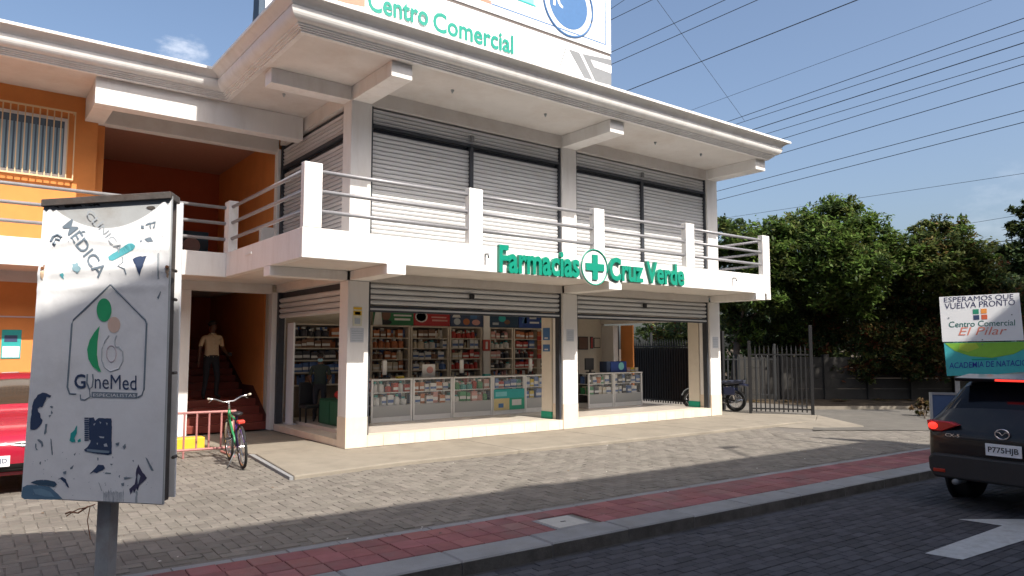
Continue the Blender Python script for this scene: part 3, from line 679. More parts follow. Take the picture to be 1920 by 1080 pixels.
banner(7.04, 8.02, flat('banner_blue', (.02, .06, .25)), 'bright blue shelf banner with pale blue swoosh emblem', [('s', .1, .3, .3, .9, BLUE), ('s', .18, .3, .3, .7, SKYB), ('r', .4, .65, .6, .75, WH), ('r', .4, .75, .3, .42, WH), ('e', .8, .95, .35, .6, TEAL)])
banner(8.04, 9.05, BOARD, 'white shelf banner with small red print', [('r', .45, .8, .25, .4, PM['red']), ('r', .3, .9, .1, .18, FADE), ('s', .0, .12, .0, 1, TEAL)])
box('inner_column', WHITE, B, 5.80, 3.93, .2, 6.0, 4.3, 3.0)
pr = thing('price_sign', 'red vertical price sign hanging on the white pillar between shelves', 'sign', (5.9, 3.92, 1.7)); box('sheet', PM['red'], pr, 5.76, 3.90, 1.72, 5.99, 3.925, 2.02); box('print', WH, pr, 5.84, 3.893, 1.77, 5.91, 3.90, 1.97)
box('inner_wall', WHITE, B, 10.55, 3.7, .2, 10.75, 4.299, 2.5)
box('inner_wall', INWALL, B, 9.1, 4.22, .2, 10.55, 4.299, 3.0)
for i, (x0, x1, z0, z1, m, lb) in enumerate(((9.55, 9.95, 1.75, 2.15, BROWN, 'dark brown picture on the rear wall of the right shop bay'), (10.05, 10.17, 1.78, 2.15, PM['red'], 'narrow red picture on the rear wall of the right shop bay'), (10.2, 10.48, 1.8, 2.12, SHELF, 'beige framed notice on the rear wall of the right shop bay'))):
    t = thing('wall_picture', lb, 'picture', ((x0+x1)/2, 4.2, z0)); box('frame', BLK, t, x0, 4.2, z0, x1, 4.219, z1); box('print', m, t, x0+.025, 4.195, z0+.025, x1-.025, 4.2, z1-.025)
# glass display counters
CYF, CYB, CT = 2.0, 2.48, 1.125
cnt = [(1.5, 2.5), (2.52, 3.56), (3.58, 4.70), (4.72, 5.69), (5.71, 6.75), (7.87, 8.82), (8.84, 9.97)]
wh = ['white bottles', 'mixed boxes', 'pink and teal packs', 'blue and red packs', 'yellow packs', 'an orange basket', 'blue packs']
cpal = [['white', 'white', 'white', 'red'], ['white', 'blue', 'pink', 'orange', 'white'], ['teal', 'pink', 'white', 'red', 'green'], ['blue', 'red', 'white', 'teal'], ['yellow', 'yellow', 'white', 'blue'], ['white', 'green', 'cream', 'dark'], ['white', 'blue', 'dark', 'white']]
DKP = flat('counter_back', (.10, .09, .085)); GPAN = mat('frosted_panel', (.36, .37, .37), .35)
for ci, (x0, x1) in enumerate(cnt):
    t = thing('display_counter', f'white framed glass display counter showing {wh[ci]}', 'display counter', ((x0+x1)/2, 2.2, .2), 'glass counters across the pharmacy')
    for x in (x0, x1-.04):
        for y in (CYF, CYB-.04): box('frame_post', ALU, t, x, y, .2, x+.04, y+.04, CT-.03)
    box('top_panel', ALU, t, x0, CYF-.01, CT-.03, x1, CYB, CT)
    box('plinth', ALU, t, x0+.04, CYF+.02, .2, x1-.04, CYB, .31)
    box('lower_panel', GPAN, t, x0+.04, CYF+.004, .31, x1-.04, CYF+.014, .55)
    box('back_panel', DKP, t, x0+.04, CYB-.02, .31, x1-.04, CYB-.002, CT-.03)
    box('glass', GLASS, t, x0+.04, CYF+.004, .55, x1-.04, CYF+.010, CT-.03)
    for z in (.55, .83): box('shelf_board', ALU, t, x0+.04, CYF+.03, z-.015, x1-.04, CYB-.02, z)
    backfill(t, x0+.06, x1-.06, CYF+.27, (.55, .83), list(dict.fromkeys(cpal[ci]+['white', 'blue', 'pink', 'dark'])), .25)
    for z in (.55, .83):
        x = x0+.09
        while x < x1-.14:
            wd = R.uniform(.10, .19); c = R.choice(cpal[ci])
            pack(x+wd/2, CYF+.14+R.uniform(-.03, .03), z, wd*.92, R.uniform(.15, .25), c, f'on the {"lower" if z < .6 else "upper"} shelf in the counter of {wh[ci]}', 'bottle' if (ci in (0, 2) and R.random() < .7) else 'box'); x += wd+.015
    if ci == 3:
        box('poster', TEAL, t, x0+.02, CYF-.012, .58, x1-.02, CYF-.004, .80); box('poster', flat('sand_print', (.60, .50, .25)), t, x0+.02, CYF-.013, .30, x0+.48, CYF-.004, .578)
        box('poster', GREEN, t, x0+.48, CYF-.013, .30, x1-.02, CYF-.004, .578); box('poster_picture', WH, t, x0+.56, CYF-.017, .4, x1-.12, CYF-.013, .54); box('poster_picture', BLUE, t, x0+.15, CYF-.017, .36, x0+.3, CYF-.013, .46)
        box('poster_picture', SKYB, t, x0+.06, CYF-.017, .63, x0+.4, CYF-.013, .74)
# screens and small goods on the counters
YT = 2.22
for x, l in ((1.92, 'white screen back at the left end of the counter'), (3.95, 'white screen back near the middle of the counter'), (6.05, 'white screen back near the right end of the counter'), (8.15, 'dark computer screen on the right bay counter')):
    t = thing('till_screen', l, 'screen', (x, YT, CT)); box('panel', WH if x < 8 else BLK, t, x-.05 if x < 8 else x-.2, YT-.02, CT+.08, x+.05 if x < 8 else x+.12, YT+.02, CT+.40, bevel=.01)
    box('foot', BLK, t, x-.1, YT-.08, CT+.001, x+.1, YT+.08, CT+.03); box('neck', BLK, t, x-.03, YT-.01, CT+.03, x+.03, YT+.02, CT+.1)
t = thing('price_card', 'square white price card with pink print standing on the counter', 'card', (3.0, YT, CT)); MB().box(2.88, YT, CT+.001, 3.22, YT+.015, CT+.30).build('card', WH, t); MB().ell((3.08, YT-.002, CT+.17), (.09, .004, .08)).build('print', PM['pink'], t)
t = thing('blue_appliance', 'blue boxed appliance with pale round picture on the right bay counter', 'carton', (9.1, YT, CT)); box('carton', flat('carton_blue', (.02, .06, .28)), t, 8.80, 2.08, CT+.001, 9.42, 2.42, CT+.30, bevel=.01)
MB().lathe([(.11, 0), (.11, -.006)], (9.2, 2.079, CT+.17), 'Y', 20).build('picture', SKYB, t); box('side_flap', NAVY, t, 8.66, 2.1, CT+.001, 8.795, 2.38, CT+.30)
for i, (c, x) in enumerate((('pink', 9.52), ('yellow', 9.68), ('cream', 9.84))): pack(x, 2.15, CT+.001, .13, .12, c, 'on top of the right bay counter', 'box')
t = thing('orange_tub', 'round orange basket inside the right bay glass counter', 'basket', (8.3, 2.15, .83)); MB().lathe([(.12, .02), (.15, .18), (.14, .18), (.11, .03)], (8.3, 2.16, .835), 'Z', 18).build('tub', PM['orange'], t, True)
for i, (x, l) in enumerate(((2.25, 'small stack of leaflets on the left counter'), (4.6, 'small stack of leaflets on the middle counter'))):
    t = thing('leaflet_stack', l, 'leaflets', (x, 2.1, CT)); box('stack', [PM['yellow'], PM['teal']][i], t, x-.08, 2.06, CT+.001, x+.08, 2.18, CT+.05); box('top_sheet', WH, t, x-.07, 2.07, CT+.051, x+.06, 2.17, CT+.055)
st_ = thing('hanging_strip', 'long orange strip of sachets hanging between red and white shelves', 'sachet strip', (7.79, 3.95, 1.5))
for i in range(6): box('sachet', PM['orange'] if i % 2 else PM['red'], st_, 7.70, 3.93, 1.50+.13*i, 7.86, 3.955, 1.62+.13*i)
# blue stickers on the jamb
for z0, z1, l in ((1.72, 1.88, 'lower wide blue sticker on the jamb by the middle column'), (1.98, 2.26, 'upper blue figure sticker on the jamb by the middle column')):
    t = thing('jamb_sticker', l, 'sticker', (5.168, .5, z0)); box('sheet', BLUE, t, 5.162, .42, z0, 5.168, .66, z1); box('print', WH, t, 5.158, .48, z0+.03, 5.162, .6, z0+.06)
# right-bay exit: steel post, folded orange door, dark frame
box('side_lintel', SOFF, B, 10.5, .36, 2.55, 10.88, 4.45, 3.03)
t = thing('folding_door', 'folded orange wooden door standing in the right bay side exit', 'door', (10.9, 3.4, .0))
for i in range(3): box('leaf', ORANGE, t, 10.93+.06*i, 3.25+.05*i, .05, 10.97+.06*i, 3.75+.05*i, 2.5)
t = thing('side_exit_grille', 'pleated dark steel grille drawn back beside the orange door', 'grille', (10.85, 4.0, .2))
for i in range(7): box('bar', DARKM if i % 2 else GREY, t, 10.86+.02*(i % 2), 3.78+.05*i, .2, 10.885+.02*(i % 2), 3.80+.05*i, 2.5)
# side bay: dark green cabinet, red bag, door panel
t = thing('green_cabinet', 'dark green low cabinet just inside the side shutter', 'cabinet', (.9, 1.9, .2)); box('body', DKG, t, .65, 1.6, .2, 1.15, 2.75, .72, bevel=.01); box('door', flat('cab_green', (.02, .13, .07)), t, .636, 1.65, .24, .648, 2.15, .68); box('door', flat('cab_green', (.02, .13, .07)), t, .636, 2.2, .24, .648, 2.7, .68)
t = thing('red_bag', 'small red bag resting on the dark green cabinet', 'bag', (.85, 2.05, .72)); MB().ell((.85, 2.1, .82), (.13, .17, .10)).build('body', REDP, t, True); MB().tube([(.85, 2.02, .9), (.85, 2.05, .98), (.85, 2.15, .98), (.85, 2.18, .9)], .01, 6).build('handle', BLK, t)
t = thing('white_screen_panel', 'tall white panel standing inside the side shutter by the stairs', 'panel', (.35, 3.6, .2)); box('panel', BOARD, t, .26, 3.32, .16, .30, 3.68, 2.35); box('foot', ALU, t, .22, 3.30, .135, .36, 3.70, .16)
t = thing('black_scooter_seat', 'black padded chair pushed against the side shutter opening', 'chair', (.55, 3.1, .2)); box('seat', BLK, t, .38, 2.85, .5, .75, 3.25, .58, bevel=.02); box('backrest', BLK, t, .38, 3.2, .58, .75, 3.26, 1.05, bevel=.02)
for dx, dy in ((.4, 2.88), (.7, 2.88), (.4, 3.2), (.7, 3.2)): box('leg', BLK, t, dx, dy, .2, dx+.03, dy+.03, .5)

# ================================================================ WORN STREET SIGN (left foreground)
SC = Vector((-4.81, -6.42, 0)); SA = rad(28)
SN = Vector((-math.sin(SA), -math.cos(SA), 0)); SX = Vector((math.cos(SA), -math.sin(SA), 0))
def spl(px, py, off=0.):
    d = _r2*((px-960)/FPX) - _u2*((py-540)/FPX) + _f
    t = (SC-CAM).dot(SN)/d.dot(SN); p = CAM+d*t
    return p+SN*off
TL, TR, BR, BL = spl(82, 381), spl(323, 366), spl(306, 947), spl(40, 934)
def bil(u, v): return (BL*(1-u)+BR*u)*(1-v)+(TL*(1-u)+TR*u)*v
ws = thing('street_sign', 'tall worn white clinic sign on a square steel post in the left foreground', 'sign', (SC.x, SC.y, -.06))
SB = mat('grey_sign_board', (.42, .44, .45), .55, .08, 3, .1, 30, dirt=(.25, .22, .19), dscale=3, damt=.6)
FRM = mat('rusty_frame', (.07, .06, .055), .7, .3, 8, .3, 40, dirt=(.07, .035, .02), dscale=6, damt=.7)
def slab(name, m, off0, off1, grow=0., parent=ws, bevel=.004):
    q = [BL-SX*grow, BR+SX*grow, TR+SX*grow, TL-SX*grow]
    return MB().add([p+SN*off0 for p in q]+[p+SN*off1 for p in q], [(0,1,2,3),(4,7,6,5),(0,4,5,1),(1,5,6,2),(2,6,7,3),(3,7,4,0)]).build(name, m, parent, bevel=bevel)
slab('board', SB, -.03, 0.); slab('rear_board', VINYL, -.30, -.27, .0)
tz = Vector((0, 0, .03))
def bar(name, m, p, q, r0, parent=ws): return MB().tube([p, q], r0, 4).build(name, m, parent)
bar('frame_bar', FRM, TL-SN*.15-tz*2.6+SX*.06, TR-SN*.15-tz*2.6-SX*.06, .11); bar('frame_bar', FRM, BL-SN*.15+tz*3+SX*.06, BR-SN*.15+tz*3-SX*.06, .10)
bar('frame_bar', FRM, BR-SN*.15-SX*.10, TR-SN*.15-SX*.10, .09); bar('frame_bar', FRM, BL-SN*.15+SX*.10, TL-SN*.15+SX*.10, .09)
tb = TR-TL
MB().add([p+q for q in (SN*.03, SN*-.2) for p in (TL-SX*.005-tz*.9, TR-tz*.9, TR+tz*.75, TL-SX*.005+tz*.75)], [(0,1,2,3),(4,7,6,5),(0,4,5,1),(1,5,6,2),(2,6,7,3),(3,7,4,0)]).build('top_rail', FRM, ws, bevel=.004)
# vinyl sheet with slack top edge and folds
def wrinkle(u, v):
    h = .010+.010*math.exp(-((v-.845-.02*math.sin(5*u))/.012)**2)+.012*math.exp(-((v-.765+.05*(u-.5)**2)/.02)**2)
    h += .006*math.exp(-((v-.70)/.01)**2)
    for a, u0, s in ((.30, .03, .02), (.46, .03, .018), (.16, .02, .02)):
        dv = .76-v
        if dv > 0: h += .006*math.exp(-((u-u0-a*dv*.9)/s)**2)*math.exp(-dv*5)
    h += .002*math.sin(u*7+v*5)+.0015*math.sin(v*17+u*3)
    return h
nu, nv = 40, 90; vs = []; fs = []
for j in range(nv+1):
    for i in range(nu+1):
        u = .004+i/nu*.992; top = .985-.085*math.sin(math.pi*min(1, max(0, (u-.08)/.86)))**.8 if .08 < u < .94 else .985-.02*abs(math.sin(u*60))
        v = .004+(top-.004)*j/nv; vs.append(bil(u, v)+SN*wrinkle(u, v))
for j in range(nv):
    for i in range(nu): fs.append((j*(nu+1)+i, j*(nu+1)+i+1, (j+1)*(nu+1)+i+1, (j+1)*(nu+1)+i))
sheet = MB().add(vs, fs).build('vinyl_sheet', VINYL, ws, True)
TLp, BLp = Vector((82, 381)), Vector((40, 934))
def uvpx(px, py):
    v = (940-py)/(940-373.); 
    for _ in range(2):
        xl = 40+42*v; xr = 306+17*v; u = (px-xl)/(xr-xl); yb = 934+13*u; ytp = 381-15*u; v = (yb-py)/(yb-ytp)
    return u, v
def lay(px, py, off=.0035):
    u, v = uvpx(px, py); return bil(u, v)+SN*(wrinkle(u, v)+off)
def refine(poly, step=9.):
    o = []
    for a, b in zip(poly, poly[1:]+poly[:1]):
        k = max(1, int(math.hypot(b[0]-a[0], b[1]-a[1])/step))
        o += [(a[0]+(b[0]-a[0])*i/k, a[1]+(b[1]-a[1])*i/k) for i in range(k)]
    return o
def jag(poly, amt): return [(x+R.uniform(-amt, amt), y+R.uniform(-amt, amt)) for x, y in refine(poly, 3.5)]
def sprint(name, m, poly, off=.0035):
    me = MB(); P = refine(poly); me.add([lay(x, y, off) for x, y in P], [tuple(range(len(P)))])
    bm = bmesh.new(); mesh = me.mesh(name, m); bm.from_mesh(mesh); bmesh.ops.triangulate(bm, faces=bm.faces); bm.to_mesh(mesh); bm.free()
    o = bpy.data.objects.new(name, mesh); return link(o, sheet)
def ellp(cx, cy, rx, ry, rot=0, n=28): return [(cx+rx*math.cos(t*2*math.pi/n)*math.cos(rot)-ry*math.sin(t*2*math.pi/n)*math.sin(rot), cy+rx*math.cos(t*2*math.pi/n)*math.sin(rot)+ry*math.sin(t*2*math.pi/n)*math.cos(rot)) for t in range(n)]
def sline(name, m, pts, r, close=False): return MB().tube([lay(x, y, .001) for x, y in refine(pts, 9.)[:None if close else None]] if close else [lay(x, y, .001) for x, y in pts], r, 5, close=close).build(name, m, sheet)
def stext(s, x0, y0, x1, y1, hpx, hdir, m, bold=.0):
    me = text_mesh(s, 1, 1, 0, m, bold)
    for v in me.vertices:
        v.co = lay(x0+(x1-x0)*v.co.x+hdir[0]*v.co.y*hpx, y0+(y1-y0)*v.co.x+hdir[1]*v.co.y*hpx, .004)
    o = bpy.data.objects.new('lettering', me); return link(o, sheet)
stext('MÉDICA', 117, 427, 184, 527, 30, (.77, -.64), INK, .012)
stext('CLÍNICA', 160, 402, 222, 478, 17, (.77, -.64), flat('worn_ink', (.36, .40, .44)))
hp = [(207, 538), (137, 604), (134, 612), (126, 730), (130, 742), (142, 743)]
sline('outline', INK, hp, .006); sline('outline', INK, [(207, 538), (272, 604), (275, 612), (270, 735), (266, 745), (258, 749)], .006)
sprint('green_head', GRN2, ellp(194.5, 586, 14, 22)); sprint('peach_head', PEACH, ellp(213, 614, 12, 15), .003)
sprint('green_crescent', GRN2, [(186, 616), (176, 628), (167, 643), (162.5, 660), (165, 678), (173, 692), (184, 701), (189, 702), (184, 690), (181, 670), (182, 645)])
SPI = flat('pale_spiral', (.52, .55, .58))
sline('pale_spiral', SPI, [(203, 634), (196, 644), (190, 660), (190, 680), (196, 694), (207, 701), (222, 696), (230, 682), (230, 664), (222, 655), (216, 655), (214, 645), (218, 634)], .005)
sline('pale_spiral', PINK, ellp(208, 668, 9, 15), .004, True)
stext('G', 139, 733, 160, 733, 27, (0, -1), NAVY, .02); stext('neMed', 177, 733, 256, 736, 27, (.0, -1), NAVY, .0)
sline('outline', INK, [(163, 706), (162, 722), (167, 734), (172, 730), (174, 716), (173, 706)], .005); sline('outline', INK, [(167, 734), (168, 748), (158, 754), (150, 752), (150, 744)], .004)
sprint('strapline', INK, [(171, 739), (258, 741), (257, 751), (171, 749)]); stext('ESPECIALISTAS', 174, 748, 254, 749, 6, (0, -1), BOARD)
Z5 = lambda P: [(x/2.572, 660+y/2.572) for x, y in P]; Z4 = lambda P: [(x/2.842, 320+y/2.842) for x, y in P]
def scrap(P, m, amt=.5): sprint('print_scrap', m, jag(P, amt))
Z7 = lambda P: [(30+x/4.5, 720+y/4.5) for x, y in P]; Z8 = lambda P: [(70+x/5.025, 355+y/5.025) for x, y in P]
DEN = flat('denim_print', (.11, .21, .31)); DEN2 = flat('dark_denim_print', (.05, .10, .16)); PALE = flat('pale_print', (.50, .54, .58))
scrap(Z7([(145,190),(160,150),(190,110),(225,90),(262,95),(300,118),(290,132),(262,125),(255,150),(240,180),(225,215),(205,208),(188,225),(192,250),(208,265),(212,300),(228,320),(218,350),(200,375),(165,400),(128,395),(125,340),(135,270)]), NAVY, .45)
for P in ([(288,206),(302,200),(318,210),(302,222)], [(276,284),(292,276),(298,284),(284,294)], [(300,240),(312,262),(304,268),(296,262)], [(250,352),(268,350),(260,420),(246,440),(240,430)], [(292,470),(302,480),(314,610),(304,606),(298,540)], [(182,482),(200,476),(228,498),(236,530),(222,544),(216,512),(196,496)], [(168,512),(178,516),(176,548),(190,566),(176,566),(166,540)], [(205,665),(216,660),(216,684),(204,682)], [(244,650),(254,652),(250,662)]): scrap(Z7(P), INK, .3)
scrap(Z7([(620,300),(652,297),(664,325),(692,302),(800,308),(806,330),(803,600),(770,608),(700,600),(580,580),(572,565),(600,540),(630,490),(612,480),(612,300)]), NAVY, .4)
for q in range(11):
    y = 300+q*18; scrap(Z7([(574, y), (610, y-1), (610, y+11), (574, y+12)]), NAVY, .25)
for P in ([(694,454),(742,458),(738,470),(706,468)], [(650,352),(668,344),(656,368)], [(676,510),(688,508),(684,528)], [(735,520),(760,512),(770,540),(742,540)], [(756,340),(770,344),(764,366)], [(700,330),(716,340),(708,352)]): sprint('print_fleck', PALE, jag(Z7(P), .2), .0052)
sprint('print_fleck', flat('grey_blue_print', (.20, .27, .34)), Z7([(592,558),(690,566),(786,574),(780,592),(690,588),(600,578)]), .0052)
scrap(Z7([(450,490),(460,430),(490,400),(512,360),(510,430),(490,470),(500,500),(470,505)]), TEAL, .3); scrap(Z7([(514,490),(540,470),(545,495),(520,505)]), TEAL, .3)
scrap(Z7([(130,832),(180,812),(260,810),(330,825),(350,850),(320,870),(270,858),(180,850)]), DEN2, .35); scrap(Z7([(65,872),(100,852),(200,852),(280,866),(330,900),(395,966),(300,972),(75,968),(52,942)]), DEN, .35)
sprint('print_fleck', flat('light_denim_print', (.19, .32, .43)), jag(Z7([(150,885),(220,880),(290,905),(330,950),(250,945),(170,925)]), .5), .0052)
for P in ([(350,815),(390,785),(420,805),(452,878),(436,870),(410,830),(375,800)], [(395,745),(425,738),(420,765),(400,760)], [(455,715),(485,690),(478,720),(460,725)], [(485,600),(520,580),(500,592),(492,615)], [(615,768),(640,742),(690,688),(735,690),(748,718),(715,737),(690,748),(680,757),(650,748)], [(748,752),(800,756),(796,762),(750,760)], [(790,680),(815,684),(800,692)], [(680,630),(692,632),(690,655),(682,654)], [(808,620),(820,628),(812,638)], [(835,510),(870,505),(862,530),(842,532)], [(895,540),(920,515),(925,545),(910,560)]): scrap(Z7(P), NAVY if len(P) > 4 else INK, .35)
scrap(Z7([(1030,685),(1060,740),(1108,795),(1070,830),(1040,860),(1030,905),(1012,880),(1000,920),(985,895),(968,935),(952,885),(1000,850),(1012,790),(1010,740)]), flat('plum_print', (.06, .055, .11)), .5); sprint('print_fleck', PALE, jag(Z7([(1030,760),(1050,780),(1040,820),(1028,850),(1024,800)]), .3), .0052)
scrap(Z7([(1093,628),(1108,636),(1166,740),(1142,736)]), INK, .3); scrap(Z7([(1010,900),(1028,910),(1022,1000),(1006,1005)]), FADE, .6)
for P in ([(862,780),(874,772),(872,800)], [(885,840),(912,835),(908,862),(892,862)], [(905,790),(990,795),(940,806),(915,812)], [(980,652),(992,650),(990,668)]): scrap(Z7(P), INK, .4)
for q in range(17):
    x = 735+q*10.5; scrap(Z7([(x, 905+R.uniform(-30, 25)), (x+4, 910), (x+4, 1000-abs(q-8)*3), (x+1, 1000)]), INK if q % 3 else FADE, .25)
scrap(Z7([(690,830),(700,840),(728,905),(718,900)]), FADE, .3)
for q in range(60):
    x, y = R.uniform(90, 1150), R.uniform(560, 960); r_ = R.uniform(3, 8); scrap(Z7([(x, y), (x+r_*1.6, y+R.uniform(-5, 5)), (x+r_, y+r_)]), R.choice([INK, FADE, FADE, PALE]), .2)
for q in range(40):
    x, y = R.uniform(60, 1180), R.uniform(300, 820); r_ = R.uniform(3, 8); scrap(Z8([(x, y), (x+r_*1.6, y+R.uniform(-5, 5)), (x+r_, y+r_)]), R.choice([FADE, PALE]), .2)
SYR = flat('syringe_teal', (.10, .42, .48))
scrap(Z4([(575,468),(685,398),(705,395),(722,412),(708,432),(600,490),(580,486)]), SYR, .5); scrap(Z4([(668,420),(690,428),(676,446),(650,456)]), INK, .5)
scrap(Z4([(704,482),(735,468),(782,464),(764,520),(744,574),(728,520)]), NAVY, .8); scrap(Z4([(838,450),(850,446),(850,590),(842,590)]), FADE, .6); scrap(Z4([(838,690),(856,655),(860,662),(846,698)]), INK, .4)
scrap(Z4([(385,510),(410,500),(432,535),(415,560),(392,545)]), flat('worn_teal', (.25, .40, .46)), 1.2); scrap(Z4([(320,565),(340,555),(342,590),(330,585)]), SYR, 1)
sline('stray_line', INK, Z4([(650,470),(655,500),(630,520),(665,535),(672,565)]), .004)
sline('curl', INK, Z4([(275,385),(285,360),(310,348),(330,362),(322,378),(300,372),(290,395),(300,402)]), .010)
for P in (Z4([(775,290),(830,275),(830,283),(775,300)]), Z4([(795,300),(800,282),(806,282),(804,318)]), Z4([(815,312),(826,280),(832,280),(824,312)]), Z4([(752,296),(768,298),(766,318),(752,314)]), Z4([(770,370),(800,360),(818,385),(790,392)]), Z4([(745,378),(756,376),(756,388),(746,388)])): scrap(P, INK, .8)
for P in (Z4([(340,180),(430,178),(440,192),(345,196)]), Z4([(450,182),(530,178),(535,186),(455,190)]), Z4([(780,195),(826,190),(830,205),(790,208)]), Z4([(272,150),(300,165),(320,205),(290,190)])):
    MB().prism(jag(P, 1.2), lambda q, k: spl(q[0], q[1], .001+.003*k)).build('stain', FRM, ws)
for px, py in ((82, 507), (315, 505)):
    MB().tube([lay(px, py, -.004), lay(px, py, .014)], .012, 8).build('rusty_screw', RUST, sheet); scrap([(px-3, py+3), (px+4, py+3), (px+1, py+22), (px-2, py+18)], flat('rust_stain', (.52, .38, .26)), .8)
MB().tube([lay(84, 500, .003), lay(84, 507, .003)], .004, 4).build('thread', RUST, sheet)
for zz in (505, 560, 700, 860): MB().tube([spl(320, zz, -.05), spl(320, zz, -.13)], .012, 6).build('frame_clip', FRM, ws)
POST = mat('old_post_steel', (.36, .37, .37), .55, .12, 6, .2, 40, metal=.3, dirt=(.2, .13, .09), dscale=4, damt=.5)
pm = (BL+BR)/2+SX*.045-SN*.15
MB().box(-.05, -.05, -.3, .05, .05, pm.z+.12).build('post', POST, ws, bevel=.006, M=T(pm.x, pm.y, 0) @ RZ(-SA+rad(-14)))
tw = [(BL+BR)/2+SX*.02-tz*.5+SN*.02]
for px, py in ((165, 950), (150, 953), (140, 958), (128, 966)): tw.append(spl(px, py, .03))
MB().tube(tw, .004, 4).build('loose_wire', RUST, ws); MB().tube([spl(168, 948, .02), spl(150, 960, .03), spl(135, 958, .03), spl(125, 962, .02)], .006, 4).build('loose_wire', RUST, ws)
MB().tube([spl(170, 950, .01), spl(166, 975, .02), spl(172, 1010, .02)], .003, 4).build('loose_wire', RUST, ws)

# ================================================================ EXIT SIGN BY THE STREET
EA = rad(64); EC = at(1838, 600, 'Y', -6.9) if False else CAM+Vector((math.sin(rad(70.4)), math.cos(rad(70.4)), 0))*15.6
EN = Vector((-math.sin(EA), -math.cos(EA), 0)); EX = Vector((math.cos(EA), -math.sin(EA), 0))
def esp(px, py, off=0.):
    d = _r2*((px-960)/FPX) - _u2*((py-540)/FPX) + _f
    return CAM+d*((EC-CAM).dot(EN)/d.dot(EN))+EN*off
es = thing('street_sign', 'white and green farewell sign panels behind the black car reading ESPERAMOS QUE VUELVA PRONTO', 'sign', (EC.x, EC.y, PZ))
def ep(name, m, pts, o0, o1):
    P = [esp(*p) for p in pts]; n = len(P)
    return MB().add([p+EN*o0 for p in P]+[p+EN*o1 for p in P], [tuple(range(n)), tuple(range(n, 2*n))[::-1]]+[(i, (i+1) % n, n+(i+1) % n, n+i) for i in range(n)]).build(name, m, es)
ep('upper_panel', BOARD, [(1761, 557), (1911, 549), (1920, 638), (1767, 641)], -.03, 0)
ep('lower_panel', flat('aqua_panel', (.06, .42, .45)), [(1770, 643), (1935, 640), (1944, 700), (1776, 705)], -.04, -.005)
ep('green_arc', LIME, [(1771, 643.5), (1935, 640.5), (1925, 652), (1900, 664), (1860, 671), (1820, 668), (1790, 658)], -.005, -.002)
ep('yellow_glow', flat('soft_lime', (.40, .55, .06)), [(1800, 644), (1830, 643), (1836, 652), (1815, 660), (1798, 655)], -.002, 0)
def etext(s, x0, y0, x1, y1, h, m, bold=.0, off=.003, shear=0.):
    me = text_mesh(s, 1, 1, 0, m, bold, shear)
    for v in me.vertices: v.co = esp(x0+(x1-x0)*v.co.x, y0+(y1-y0)*v.co.x-h*v.co.y, off)
    link(bpy.data.objects.new('lettering', me), es)
INK2 = flat('dark_blue_ink', (.03, .03, .10))
etext('ESPERAMOS QUE', 1770, 569, 1900, 562, 11, INK2, .0); etext('VUELVA PRONTO', 1771, 580, 1903, 572, 11, INK2, .0)
for (x, y, m) in ((1824, 580, flat('logo_green', (.02, .25, .15))), (1839, 579, ORG), (1825, 591, NAVY), (1840, 590, flat('logo_red', (.6, .12, .05)))):
    ep('logo_square', m, [(x, y), (x+11, y-.5), (x+11.3, y+8.5), (x+.3, y+9)], 0, .003)
etext('Centro Comercial', 1779, 614, 1903, 610, 11, flat('dark_teal_ink', (.03, .16, .13)), .006); etext('El Pilar', 1797, 629, 1888, 627, 15, flat('coral_ink', (.72, .25, .18)), .0, shear=.25)
etext('ACADEMIA DE NATACION', 1780, 691, 1935, 685, 11, flat('royal_ink', (.02, .03, .30)), .004, -.002); ep('small_line', GREEN, [(1822, 673), (1870, 672), (1870, 674), (1822, 675)], -.005, -.002)
for px in (1790, 1900):
    p = esp(px, 600, -.06); MB().box(p.x-.03, p.y-.03, PZ, p.x+.03, p.y+.03, 2.2).build('post', POST, es)
for px, py in ((1779, 596), (1897, 590), (1842, 637), (1842, 646)): MB().tube([esp(px, py, -.002), esp(px, py, .006)], .012, 6).build('bolt', GREY, es)
# low framed board beside it
LC = at(1772, 858, 'Z', PZ); fb = thing('pavement_board', 'low steel framed dark blue board on the pavement left of the black car', 'board', (LC.x, LC.y, PZ))
Lx = Vector((math.cos(rad(50)), -math.sin(rad(50)), 0)); Mb = Matrix(((Lx.x, -Lx.y, 0, LC.x), (Lx.y, Lx.x, 0, LC.y), (0, 0, 1, PZ), (0, 0, 0, 1)))
MB().box(-.16, -.012, .55, .42, .012, 1.06).build('panel', flat('slate_blue_panel', (.06, .10, .20)), fb, M=Mb)
for c in ((-.2, -.02, 0, -.16, .02, 1.10), (.42, -.02, 0, .46, .02, 1.10), (-.16, -.02, 1.06, .42, .02, 1.10), (-.16, -.02, .51, .42, .02, .55)): MB().box(*c).build('frame_bar', mat('pale_steel', (.42, .43, .42), .5, .05) if c[0] < -.19 and c[5] > 1 else RAILM, fb, M=Mb)

